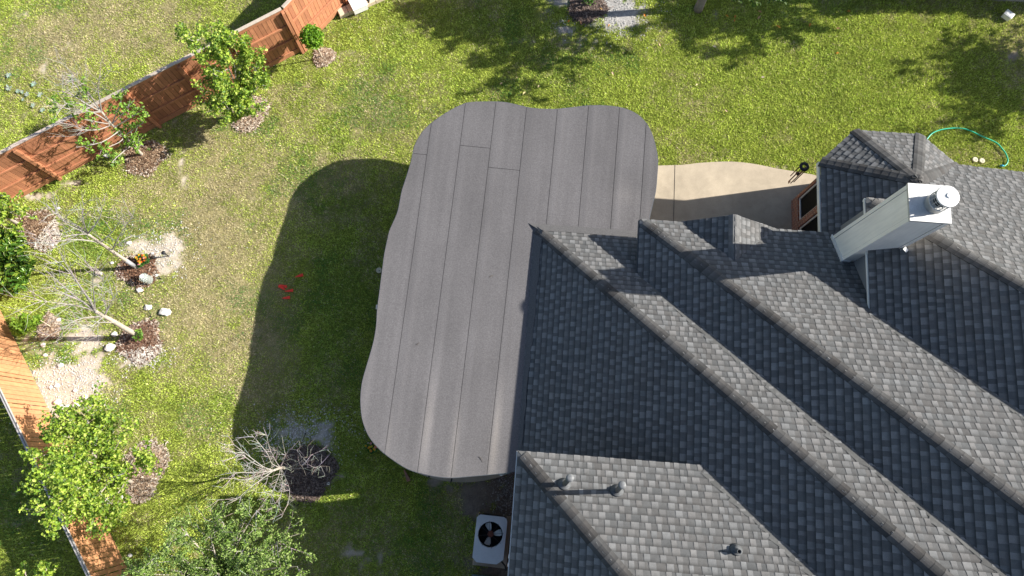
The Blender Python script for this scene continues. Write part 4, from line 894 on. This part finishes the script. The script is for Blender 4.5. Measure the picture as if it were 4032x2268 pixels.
# trees along the top edge whose crowns stand beyond the frame
DKG=[(.06,.11,.02),(.09,.15,.03),(.05,.09,.018)]
def bigtree(label,base,r,h0,h1,seed,n,r0=.12,wood=(.24,.21,.18),lean=(0,0)):
    rd=random.Random(seed); t=thing('shade_tree',base,label,'tree'); mb=MB(); top=base+Vector((lean[0],lean[1],h0+.4)); limb(mb,[base-Vector((0,0,.08)),base*.6+top*.4+Vector((.03,.02,0)),top],r0,r0*.6,wood,10); mb.build('trunk',bark_m,t,True)
    mb=MB(); tips=[]
    for i in range(11):
        a=i*2.4+rd.random(); q=.35+.65*rd.random(); e=top+Vector((math.cos(a)*r*q*.8,math.sin(a)*r*q*.8,(h1-h0)*rd.uniform(.15,.8)*(1.1-q*.5))); m=(top+e)/2+rv(rd)*.15
        Q=limb(mb,[top,m,e],r0*.4,.012,wood,5)
        for k in range(8): twigs(mb,Q[rd.randint(len(Q)//3,len(Q)-1)],rv(rd)+Vector((0,0,.2)),r*.36,.012,1,rd,wood,tips,.8,.1,(2,3))
    mb.build('branches',bark_m,t); P=cluster(tips,max(1,n//max(1,len(tips))),.16,rd)
    leaves('crown',P,.13,DKG,seed,t,asp=.6)
bigtree('young tree in the mulch ring with white gravel at the top edge',G(2313,14),1.35,1.3,3.3,61,4500,r0=.05,lean=(0,.3))
rd=random.Random(9); P=[tuple(G(2318,4,.25)+rv(rd)*Vector((1,1,1)).length*.10*rd.random()+Vector((rd.uniform(-.14,.14),0,0))) for _ in range(90)]; 
bt=[o for o in D.objects if o.name.startswith('shade_tree')][0]; leaves('basal_sprout',P,.07,[(.09,.2,.03),(.13,.25,.04)],4,bt,asp=.6)
bigtree('shade tree with a grey trunk at the top edge, right of the white gravel',G(2748,38),2.5,2.7,5.6,62,11000,r0=.15,wood=(.27,.24,.215),lean=(.15,.4))
bigtree('shade tree standing beyond the top edge that shades the middle of the upper lawn',G(3640,-55),2.1,2.7,5.4,63,9500)
bigtree('shade tree beyond the right edge whose shadow falls above the green hose',G(4590,225),2.0,2.2,5.0,64,6500)
# ---------------------------------------------------------------- air conditioner
pad=G(1940,2122); AX=TH
Rz=Matrix.Rotation(AX-.03,3,'Z')
mb=MB(); q=G(1938,2128,.04); mb.box(q,(.90,1.32,.09),Rz,bev=.012); o=mb.build('equipment_pad',conc_m,None,loc=q); tag(o,'thin concrete pad under the grey air conditioner','pad')
ac_t=G(1929,2124,.88); ab=Vector((ac_t.x,ac_t.y,.085))
ac=thing('air_conditioner',ab,'grey outdoor air conditioner with an open round fan in its top, beside the house wall','air conditioner')
acm=mat('grey_enamel',(.55,.57,.58),rough=.5,noise=[(3,.05),(30,.04)])
def loc(x,y,z): return ac_t+Rz@Vector((x,y,0))+Vector((0,0,z))
Wd,Ln=.79,1.16
mb=MB(); hw,hl=Wd/2-.03,Ln/2-.03
mb.box(ab+Vector((0,0,.21)),(Wd-.06,Ln-.06,.40),Rz,bev=.05)
for i in range(18):
    z=-.72+i*.038; 
    for a,b in (((-hw,-hl+.08),(-hw,hl-.08)),((hw,-hl+.08),(hw,hl-.08)),((-hw+.08,hl),(hw-.08,hl)),((-hw+.08,-hl),(hw-.08,-hl))): mb.beam(loc(*a,z),loc(*b,z),.02,.014)
mb.build('coil_housing',mat('dark_coil',(.03,.03,.032),rough=.7),ac)
# top panel with a round hole
fc=(-.0,.12); fr=.315; n=48; ch1=.13
outl=[(-Wd/2+ch1*.6,Ln/2),(Wd/2-ch1*.8,Ln/2),(Wd/2-ch1*.25,Ln/2-ch1*.25),(Wd/2,Ln/2-ch1*.8),(Wd/2,-Ln/2+ch1*1.0),(Wd/2-ch1*1.2,-Ln/2),(-Wd/2+ch1*.9,-Ln/2),(-Wd/2,-Ln/2+ch1*.8),(-Wd/2,Ln/2-ch1*.6)]
def edgept(t):
    d=(math.cos(t),math.sin(t)); best=9
    for i in range(len(outl)):
        a,b=outl[i],outl[(i+1)%len(outl)]; ax,ay=a[0]-fc[0],a[1]-fc[1]; ex,ey=b[0]-a[0],b[1]-a[1]; den=d[0]*ey-d[1]*ex
        if abs(den)<1e-9: continue
        s=(ax*ey-ay*ex)/den; u=(ax*d[1]-ay*d[0])/den
        if s>0 and -1e-6<=u<=1+1e-6: best=min(best,s)
    return (fc[0]+d[0]*best,fc[1]+d[1]*best)
angs=sorted([2*math.pi*i/n for i in range(n)]+[math.atan2(y-fc[1],x-fc[0])%(2*math.pi) for x,y in outl])
mb=MB(); m=len(angs); R1=[];R2=[];R3=[];R4=[];R0=[]
for t in angs:
    e=edgept(t); R0.append(loc(fc[0]+math.cos(t)*fr,fc[1]+math.sin(t)*fr,-.10)); R1.append(loc(fc[0]+math.cos(t)*fr,fc[1]+math.sin(t)*fr,.012)); R2.append(loc(fc[0]+math.cos(t)*(fr+.012),fc[1]+math.sin(t)*(fr+.012),.015)); R3.append(loc(*e,0)); R4.append(loc(e[0]*.995,e[1]*.995,-.05))
for A,B in ((R0,R1),(R1,R2),(R2,R3),(R3,R4)):
    for i in range(m): j=(i+1)%m; mb.poly([A[i],A[j],B[j],B[i]])
mb.build('top_panel',acm,ac)
mb=MB(); mb.lathe(loc(*fc,-.34),[(0,0),(fr,0),(fr,.24)],32,cap=False); mb.build('fan_well',mat('well_black',(.012,.012,.013),rough=.9),ac)
rust=mat('rusty_motor',(.16,.055,.035),rough=.85,noise=[(40,.3)])
mb=MB(); mb.lathe(loc(*fc,-.20),[(.0,-.08),(.075,-.08),(.08,.10),(.07,.115),(0,.118)],20); fm=mb.build('fan_motor',rust,ac)
blade=mat('fan_blade_metal',(.6,.59,.55),rough=.5,metal=.0,noise=[(9,.15)])
for a in (108,10,-107):
    t=R(a); mb=MB(); P=[]
    for r_,w0,w1 in ((.07,-.25,.25),(.14,-.38,.42),(.24,-.30,.42),(.285,-.2,.33)):
        for w_,z in ((w0,.03),((w0+w1)/2,.0),(w1,-.035)):
            P.append(loc(fc[0]+math.cos(t+w_*.95)*r_,fc[1]+math.sin(t+w_*.95)*r_,-.15+z))
    for i in range(3):
        for j in range(2): mb.poly([P[i*3+j],P[i*3+j+1],P[i*3+j+4],P[i*3+j+3]])
    mb.build('fan_blade',blade,ac,True)
mb=MB()
for k in range(8):
    t=2*math.pi*k/8+.2; mb.tube([loc(fc[0]+math.cos(t)*.06,fc[1]+math.sin(t)*.06,.01),loc(fc[0]+math.cos(t)*(fr+.025),fc[1]+math.sin(t)*(fr+.025),.018)],.0045,5)
mb.build('fan_guard',mat('guard_wire',(.05,.05,.05),rough=.5,metal=.5),ac)
mb=MB(); mb.tube([loc(Wd/2-.05,-Ln/2+.05,-.3),loc(Wd/2+.06,-Ln/2-.05,-.28),loc(Wd/2+.1,-Ln/2-.16,-.25)],.022,8); mb.build('conduit',mat('conduit_black',(.02,.02,.02),rough=.6),ac)
# pieces on the wall and ground round the house corner
wp=mat('white_plastic',(.8,.8,.78),rough=.4); teal=mat('teal_plastic',(.10,.17,.17),rough=.5)
for (x,y,z),lab in (((2007,2190,.9),'upper white conduit box on the house wall beside the air conditioner'),((2004,2223,.9),'lower white conduit box on the house wall beside the air conditioner')):
    q=G(x,y,z); mb=MB(); mb.box(q,(.07,.09,.16),Rz,bev=.02); o=mb.build('conduit_box',wp,None,loc=q); tag(o,lab,'conduit box')
q=G(1905,2296,.12); mb=MB(); mb.box(q,(.62,.36,.22),Rz,bev=.05); mb.box(q+Vector((0,0,.12)),(.66,.40,.03),Rz,bev=.012); o=mb.build('valve_box',teal,None,loc=q); tag(o,'teal lidded utility box cut by the bottom edge below the air conditioner','utility box')
q=G(1974,1868,.6); t=thing('downspout',Vector((q.x,q.y,0)),'grey gutter elbow and downspout under the southern tip of the patio cover','downspout')
mb=MB(); mb.tube([G(2022,1840,2.2),G(2010,1855,1.9),G(1985,1862,1.75),G(1965,1862,1.7)],.045,10); mb.build('gutter_elbow',mat('gutter_grey',(.22,.25,.26),rough=.45),t,True)
mb=MB(); mb.lathe(G(1974,1866,1.3)-Vector((0,0,1.3)),[(.035,0),(.035,1.3)],12); mb.lathe(G(1974,1866,1.3),[(.05,-.05),(.05,.03),(0,.03)],12); mb.build('standpipe',wp,t,True)
# orange-red plastic marker stakes in the shade
stm=mat('red_plastic',(.92,.075,.045),rough=.4,noise=[(20,.08)])
for (a,b),lab in ((((1161,1091),(1193,1082)),'red plastic lawn stake lying alone, uppermost of the five in the shade'),(((1096,1122),(1128,1129)),'red plastic lawn stake forming the upper arm of a V with another'),(((1126,1143),(1099,1126)),'red plastic lawn stake forming the lower arm of a V with another'),(((1121,1148),(1153,1143)),'red plastic lawn stake just right of the V-shaped pair'),(((1109,1175),(1141,1171)),'red plastic lawn stake lowest of the five lying in the shade')):
    A=G(*a,.05);B=G(*b,.05); d=(B-A).normalized(); mb=MB(); L=(B-A).length
    side=Vector((-d.y,d.x,0))
    for ww,hh in ((.036,.010),(.010,.036)):
        P=[A,A+d*L*.35+side*ww*.7+Vector((0,0,hh*.7)),B-d*.03+side*ww+Vector((0,0,hh)),B-d*.03-side*ww-Vector((0,0,hh)),A+d*L*.35-side*ww*.7-Vector((0,0,hh*.7))] if ww>hh else [A,A+d*L*.35+Vector((0,0,hh*.7)),B-d*.03+Vector((0,0,hh)),B-d*.03-Vector((0,0,hh)),A+d*L*.35-Vector((0,0,hh*.7))]
        off=(Vector((0,0,1)) if ww>hh else side)*.007
        mb.faces([p+off for p in P]+[p-off for p in P],[(0,1,2,3,4),(9,8,7,6,5)]+[(i,i+5,(i+1)%5+5,(i+1)%5) for i in range(5)])
    mb.tube([B-d*.032,B],[.042,.046],12); o=mb.build('lawn_stake',stm,None,loc=A); tag(o,lab,'lawn stake','red lawn stakes lying in the shade of the patio cover')
# garden hose
hp=[(3638,565),(3655,541),(3672,524),(3700,512),(3735,506),(3770,504),(3800,508),(3830,519),(3868,538),(3905,553),(3928,566),(3945,585),(3960,605),(3968,628),(3966,642),(3958,651),(3950,654)]
hs=thing('garden_hose',G(3800,508,.03),'green garden hose curving over the lawn beyond the bay roof','hose')
mb=MB(); mb.tube(smooth([G(3610,590,.05)]+[G(*p,.055) for p in hp],3),.020,8); mb.build('hose_tube',mat('hose_green',(.02,.42,.25),rough=.35,spec=.5),hs,True)
mb=MB(); a,b=G(3954,654,.05),G(3938,651,.05); d=b-a; mb.tube([a,a+d*.3,a+d*.34,a+d*.6,a+d*.64,b],[.022,.024,.033,.034,.028,.028],10); mb.build('hose_connector',mat('connector_blue',(.03,.32,.55),rough=.4),hs,True)
# pale round valve covers
lidm=mat('cream_plastic',(.5,.47,.34),rough=.55,noise=[(15,.08)])
for (x,y),lab in (((3840,628),'left of two pale round ground lids inside the loop of the hose'),((3867,632),'right of two pale round ground lids inside the loop of the hose'),((1492,1064),'pale round cleanout lid peeking out beside the west edge of the patio cover')):
    q=G(x,y,.03); mb=MB(); mb.lathe(q,[(.085,-.04),(.085,.0),(.075,.012),(.03,.014),(0,.014)],20); 
    o=mb.build('ground_lid',lidm,None,loc=q); tag(o,lab,'ground lid')
    mb=MB(); mb.lathe(q+Vector((.015,-.02,0)),[(.014,.013),(.014,.019),(0,.019)],8); k=mb.build('finger_hole',mat('well_black',(.012,.012,.013),rough=.9),o,loc=q)
    k.location=(0,0,0)
q=G(1486,1209,.05); mb=MB(); mb.box(q,(.08,.13,.1),bev=.03); o=mb.build('pipe_end',wp,None,loc=q); tag(o,'white pipe cap half hidden under the west edge of the patio cover','pipe cap')
# white plastic box on the lawn, top right
q=G(3969,60,.13); t=thing('plastic_tub',Vector((q.x,q.y,0)),'white plastic tub with a lid standing on the lawn in the top right corner','tub'); M=Matrix.Rotation(-.75,3,'Z')
mb=MB(); mb.box(q-Vector((0,0,.04)),(.26,.20,.18),M,bev=.03); mb.build('tub_body',wp,t); mb=MB(); mb.box(q+Vector((0,0,.065)),(.29,.23,.03),M,bev=.012); mb.box(q+Vector((0,0,.085)),(.22,.16,.012),M,bev=.005); mb.build('lid',wp,t)
# concrete curb at the top right and an added, unseen leafy screen that shades the strip beside it
q1_,q2_=G(3838,-2),G(4300,22); mb=MB(); d=(q2_-q1_).normalized(); nn=Vector((-d.y,d.x,0)); mb.beam(q1_+nn*.3+Vector((0,0,.05)),q2_+nn*.3+Vector((0,0,.05)),.6,.1,bev=.01); o=mb.build('concrete_strip',mat('grey_concrete',(.33,.31,.29),rough=.9,noise=[(5,.12),(40,.1)])); tag(o,kind='structure')
hd=thing('shadow_screen',G(3900,-95),'unseen leafy screen added along the top edge to throw a wavy shadow on the lawn','shadow_screen')
rd=random.Random(77); P=[]
hA=G(3400,2);hB=G(4560,10)
for i in range(15000):
    f=rd.random(); p=hA*(1-f)+hB*f; hh=2.35+.32*math.sin(f*9)+.16*math.sin(f*23+1); P.append((p.x+rd.gauss(0,.12),p.y+rd.uniform(0,.9),rd.random()**.6*hh*min(1,.4+f*2)))
leaves('foliage',P,.11,DKG,6,hd,asp=.6)
mb=MB()
for f in np.linspace(.03,.97,13): p=hA*(1-f)+hB*f+Vector((0,.45,0)); limb(mb,[p-Vector((0,0,.05)),p+Vector((.03,.02,.4)),p+Vector((-.02,0,.8))],.03,.012,(.2,.16,.12),6)
mb.build('stems',bark_m,hd)
# wind chime hanging from the bay eave
ck=thing('wind_chime',G(3170,655,2.45),'dark wind chime with a ring and five copper tubes hanging beside the bay eave','wind chime')
c=G(3167,656,2.5); mb=MB(); ro=[];prof=[(.055,.02),(.062,.028),(.115,.028),(.128,.015),(.128,-.02),(.115,-.03),(.062,-.03),(.055,-.02),(.055,.02)]
mb.lathe(c,prof,26,cap=False); mb.build('top_ring',mat('chime_black',(.018,.020,.024),rough=.45),ck,True)
cop=mat('copper_tube',(.23,.105,.06),rough=.4,metal=.6)
for k,(a,L) in enumerate(((160,.62),(215,.72),(262,.83),(305,.78),(20,.6))):
    p=c+Vector((math.cos(R(a))*.095,math.sin(R(a))*.095,-.10)); mb=MB(); mb.tube([p,p-Vector((0,0,L))],.0135,8); mb.build('chime_tube',cop,ck,True)
mb=MB(); mb.lathe(c-Vector((0,0,.46)),[(0,.012),(.05,.012),(.055,0),(.05,-.012),(0,-.012)],16); mb.tube([c-Vector((0,0,-.05)),c-Vector((0,0,1.0))],.003,4); mb.build('striker',mat('chime_black'),ck)
mb=MB(); mb.box(c-Vector((0,0,1.05)),(.012,.07,.14),bev=.004); mb.build('wind_sail',cop,ck)
mb=MB()
for k in range(3): t=2*math.pi*k/3; mb.tube([c+Vector((math.cos(t)*.1,math.sin(t)*.1,.03)),c+Vector((0,0,.22))],.0025,4)
mb.tube([c+Vector((0,0,.22)),H(7.24,7.88,3.12)],.005,5); mb.build('hanger_cord',mat('chime_black'),ck)
# flowers
def flowers(c,r,label,seed):
    rd=random.Random(seed); t=thing('flower_bunch',c,label,'flowers'); mb=MB(); heads=[]
    for i in range(22):
        a=rd.random()*6.28; q=rd.random()**.5*r; p=c+Vector((math.cos(a)*q,math.sin(a)*q,.22+.1*rd.random())); heads.append(p); mb.tube([c+Vector((rd.uniform(-.03,.03),rd.uniform(-.03,.03),0)),(c+p)/2+Vector((0,0,.06)),p],.004,4,(.05,.14,.03))
    mb.build('stems',mat('stem_green',vcol=True,rough=.6),t)
    leaves('foliage',[tuple(p+rv(rd)*.06-Vector((0,0,.07))) for p in heads for _ in range(9)],.085,[(.03,.13,.03),(.05,.18,.05),(.08,.22,.03)],seed,t,asp=.5)
    cols=[(.75,.45,.03),(.8,.6,.05),(.7,.09,.03),(.8,.25,.04),(.8,.35,.35)]
    for i,p in enumerate(heads):
        mb=MB(); cc=cols[i%5]; cc=tuple(x*rd.uniform(.8,1.1) for x in cc)
        for k in range(6):
            a=k*1.047+rd.random()*.3; d=Vector((math.cos(a),math.sin(a),0)); s=Vector((-d.y,d.x,0)); L=.034; mb.poly([p,p+d*L*.6+s*.018+Vector((0,0,.01)),p+d*L+Vector((0,0,.004)),p+d*L*.6-s*.018+Vector((0,0,.01))],cc)
        mb.lathe(p,[(.009,0),(.008,.012),(0,.014)],7,(.5,.3,.03)); mb.build('blossom',mat('petal',vcol=True,rough=.6,trans=.2),t)
flowers(G(572,1030),.16,'bunch of red, orange and yellow flowers in the red mulch ring','1' and 1)
flowers(G(1468,1757),.15,'red and yellow flowers in shade at the south-west rim of the patio cover',2)
# glass jar on its side, solar light, tubs
jar=thing('glass_jar',G(578,1098),'large clear ribbed glass jar standing in the red mulch ring','jar')
gm=D.materials.new('clear_glass'); gm.use_nodes=True; b_=gm.node_tree.nodes['Principled BSDF']; b_.inputs['Base Color'].default_value=(.86,.95,.9,1); b_.inputs['Roughness'].default_value=.06; b_.inputs['Transmission Weight'].default_value=.75; b_.inputs['IOR'].default_value=1.35
a=G(588,1104,.06); ax=(G(560,1093,.30)-G(585,1106,.05)).normalized(); M=Vector((0,0,1)).rotation_difference(ax).to_matrix()
mb=MB(); mb.lathe(a,[(.0,-.03),(.10,-.03),(.125,-.01),(.135,.03),(.125,.07),(.135,.11),(.125,.15),(.135,.19),(.125,.23),(.13,.27),(.09,.30),(.085,.31)],26,M=M); mb.build('jar_body',gm,jar,True)
mb=MB(); mb.lathe(a+ax*.31,[(.062,-.005),(.066,.0),(.066,.022),(.055,.03),(0,.03)],20,M=M); mb.build('jar_lid',wp,jar)
def solar(x,y,lab):
    q=G(x,y); t=thing('path_light',q,lab,'path light'); mb=MB(); mb.tube([q-Vector((0,0,.03)),q+Vector((0,0,.30))],.016,8); mb.build('stake',mat('chime_black'),t); mb=MB(); mb.lathe(q+Vector((0,0,.22)),[(.03,0),(.045,.1),(.06,.1),(.062,.115),(.03,.14),(0,.145)],14); mb.build('lamp_head',mat('chime_black'),t,True)
solar(664,1008,'black solar path light in the gravel right of the flower bunch'); solar(1457,24,'black path light at the foot of the stone edging, top left')
# guy lines
gl=mat('guy_cord',(.015,.015,.016),rough=.8)
for a,b,lab in (((1158,1800,.75),(1203,1708,0),'black cord from the wide bare tree up to the shaded gravel'),((1165,1852,.6),(1296,1903,0),'black cord from the wide bare tree across its dark mulch ring'),((552,1050,.7),(632,1096,0),'black cord from the flower mulch ring tree towards the patio'),((445,985,1.2),(596,1246,0.02),'long black cord on the ground side of the two bare trees'),((450,1280,1.0),(470,1322,0),'short black cord below the trunk of the forked bare tree')):
    A,B=G(*a),G(*b); mb=MB(); mb.tube([A,(A+B)/2-Vector((0,0,.03)),B],.007,5); mb.tube([B+Vector((0,0,.06)),B-Vector((0,0,.05))],.014,6); o=mb.build('guy_line',gl,None,loc=A); tag(o,lab,'guy line')
# rocks
rock_m=mat('limestone',(.70,.68,.64),rough=.85,noise=[(7,.12),(40,.08)])
def rock(x,y,r,lab,seed,grp='white limestone rocks lying in the left of the yard',flat=.65):
    rd=random.Random(seed); q=G(x,y,r*.35); mb=MB(); n=9; P=[]
    rings=[(.55,-.5),(1,-.1),(.9,.32),(.45,.6)]
    for s,z in rings:
        for k in range(n): t=2*math.pi*k/n+.2*rd.random(); e=rd.uniform(.72,1.15); P.append(q+Vector((math.cos(t)*s*r*e*1.15,math.sin(t)*s*r*e*.85,z*r*flat*rd.uniform(.8,1.2))))
    F=[]
    for i in range(3):
        for k in range(n): F.append((i*n+k,i*n+(k+1)%n,(i+1)*n+(k+1)%n,(i+1)*n+k))
    F+=[tuple(range(n))[::-1],tuple(3*n+k for k in range(n))]; mb.faces(P,F); o=mb.build('rock',rock_m,None,loc=q); tag(o,lab,'rock',grp)
RK=[(649,1229,.15,'biggest white rock, lying on the grass right of the forked bare tree'),(583,1210,.11,'white rock on the grass above the forked bare tree mulch ring'),(550,1142,.09,'white rock just below the mulch ring with the glass jar'),(434,1369,.14,'blocky white rock left of the forked bare tree mulch ring'),(451,1315,.085,'white rock above the shadow of the forked trunk'),(544,1400,.075,'left rock of a close pair on the south rim of the forked tree ring'),(564,1395,.10,'right rock of a close pair on the south rim of the forked tree ring'),
 (230,1260,.075,'white rock above the small chip mulch patch'),(175,1313,.09,'white rock below the little yellow green shrub'),(170,1358,.07,'white rock on the long thin trunk shadow near the orange fence'),(178,1398,.06,'small white rock below the long thin trunk shadow'),(238,1438,.08,'white rock at the top of the pale gravel patch'),(227,1583,.095,'white rock with a dark shadow in the middle of the lower gravel patch'),(224,1518,.075,'right rock of a pair in the pale gravel patch'),(200,1524,.06,'left rock of a pair in the pale gravel patch'),(300,1594,.12,'long white rock at the lower right of the gravel patch'),(242,1603,.095,'flat white rock below the middle of the gravel patch'),(266,1602,.075,'white rock between the flat rock and the long rock'),(334,1562,.08,'white rock at the right rim of the gravel patch'),(267,1634,.065,'lowest white rock of the gravel patch'),(295,1538,.06,'small rock amid the brightest gravel'),
 (1268,1880,.065,'white rock in the dark mulch ring of the wide bare tree'),(1291,1903,.055,'small grey white rock at the right rim of the dark mulch ring'),(511,2187,.06,'white stone alone on the grass by the lower orange fence'),(480,1956,.06,'white stone at the south rim of the half hidden pale mulch ring'),(1330,40,.10,'white rock at the end of the stone edging by the long fence'),(600,998,.05,'small white rock at the north rim of the flower mulch ring'),(440,1035,.05,'small white rock left of the flower mulch ring'),(615,1085,.06,'pale rock on the right rim of the flower mulch ring'),(230,820,.05,'little tan rock near the gravelly mulch bed'),(205,965,.06,'white rock in the gravelly mulch bed'),(420,610,.10,'white rock against the foot of the long fence'),(805,400,.05,'small white stone by the long fence foot'),(1075,255,.05,'little white stone near the lollipop shrub'),(508,957,.07,'tan flat rock above the flower mulch ring')]
for i,(x,y,r,l) in enumerate(RK): rock(x,y,r,l,200+i)
mb=MB(); A,B=G(378,1074,.05),G(400,1077,.05); mb.tube([A,B],[.045,.05],9,(.6,.52,.42)); o=mb.build('cut_log',bark_m,None,loc=A); tag(o,'short pale cut log on the grass left of the flower mulch ring','log')
# wooden wedge board by the slab
A=G(1592,1850,.04);B=G(1609,1895,.05); d=(B-A).normalized(); s=Vector((-d.y,d.x,0)); mb=MB(); P=[A-s*.015,A+s*.015,B+s*.065,B-s*.045]; mb.faces([p+Vector((0,0,.035)) for p in P]+[p-Vector((0,0,.03)) for p in P],[(0,1,2,3),(7,6,5,4)]+[(i,i+4,(i+1)%4+4,(i+1)%4) for i in range(4)]); o=mb.build('wood_wedge',mat('wedge_wood',(.27,.14,.09),rough=.8,noise=[(20,.2)]),None,loc=A); tag(o,'tapered reddish board lying on the grass at the edge of the slab','board')
# stone edging in the top left with a white box
pv=mat('sandstone_paver',(.58,.48,.36),rough=.85,noise=[(6,.1),(40,.1)])
pd=(G(1520,2)-G(1343,78)).normalized(); pn=Vector((-pd.y,pd.x,0)); p0_=G(1343,78)
for i in range(9):
    q=p0_+pd*(.16+i*.31)+pn*.16+Vector((0,0,.08)); M=Matrix((pd,pn,Vector((0,0,1)))).transposed(); mb=MB(); mb.box(q,(.30,.27,.18),M@Matrix.Rotation(random.uniform(-.03,.03),3,'Z'),bev=.015); o=mb.build('paver_block',pv,None,loc=q)
    tag(o,'tan paver block in the low edging row at the long fence end, top left','paver','paver blocks of the low edging row')
q=G(1412,20,.2); mb=MB(); M=Matrix((pd,pn,Vector((0,0,1)))).transposed(); mb.box(q,(.46,.40,.26),M,bev=.03); mb.box(q+Vector((0,0,.14)),(.50,.44,.03),M,bev=.012); o=mb.build('white_box',wp,None,loc=q); tag(o,'white plastic box standing behind the tan paver edging','box')
q=G(1400,-8,.15); bush('potted_plant','sparse green plant between the white box and the long fence',Vector((q.x-.1,q.y,0)),.25,.4,160,.09,[(.1,.2,.03),(.15,.26,.05)],91,.5,cat='plant',lump=5)
# fallen leaves
fl=mat('dry_leaf',vcol=True,rough=.7,trans=.2)
LV=[(2539,61,0),(2239,84,0),(2288,89,1),(2398,100,0),(2599,177,2),(2413,289,2),(1973,329,2),(2121,340,2),(2064,367,2),(2103,164,2),(2863,63,0),(2895,65,0),(2892,81,0),(2993,46,1),(2989,69,1),(3065,105,0),(3189,98,0),(3341,44,0),(3335,79,2),(3298,209,0),(2812,183,2),(2743,334,2),(2859,436,2),(3301,112,1),(2368,35,1),(3004,304,2)]
LC=[(.62,.24,.04),(.50,.30,.14),(.66,.55,.36)]; LL=['curled orange fallen leaf on the lawn above the patio cover','tan brown fallen leaf on the lawn above the patio cover','pale straw coloured fallen leaf on the lawn above the patio cover']
rd=random.Random(6)
for x,y,k in LV:
    q=G(x,y,.06); a=rd.random()*6.28; d=Vector((math.cos(a),math.sin(a),.1));s=Vector((-math.sin(a),math.cos(a),0)); L=rd.uniform(.05,.085); mb=MB(); c=tuple(v*rd.uniform(.85,1.15) for v in LC[k])
    mb.poly([q-d*L,q-d*L*.2+s*L*.5+Vector((0,0,.025)),q+d*L],c); mb.poly([q-d*L,q+d*L,q-d*L*.2-s*L*.45+Vector((0,0,.02))],c); o=mb.build('fallen_leaf',fl,None,loc=q); tag(o,LL[k],'leaf','fallen leaves on the upper lawn')
# woolly weeds on the neighbour's lawn
wl=mat('woolly_leaf',vcol=True,rough=.8,trans=.15)
for i,(x,y,r) in enumerate([(36,296,.16),(135,330,.16),(36,348,.2),(70,358,.13),(88,362,.12),(107,373,.16),(160,371,.17),(132,415,.14),(168,434,.15),(90,392,.11)]):
    rd=random.Random(300+i); q=G(x,y,.04); P=[]
    t=MB()
    for k in range(9):
        a=k*.7+rd.random()*.4; d=Vector((math.cos(a),math.sin(a),.35)); s=Vector((-math.sin(a),math.cos(a),0)); L=r*.75*rd.uniform(.6,1.1); c=tuple(v*rd.uniform(.85,1.1) for v in (.30,.37,.30))
        t.poly([q,q+d*L*.5+s*L*.2,q+d*L-Vector((0,0,.2*L)),q+d*L*.5-s*L*.2],c)
    o=t.build('woolly_weed',wl,None,loc=q); tag(o,'pale silvery rosette weed on the grass behind the long fence','weed','silvery weeds behind the long fence')
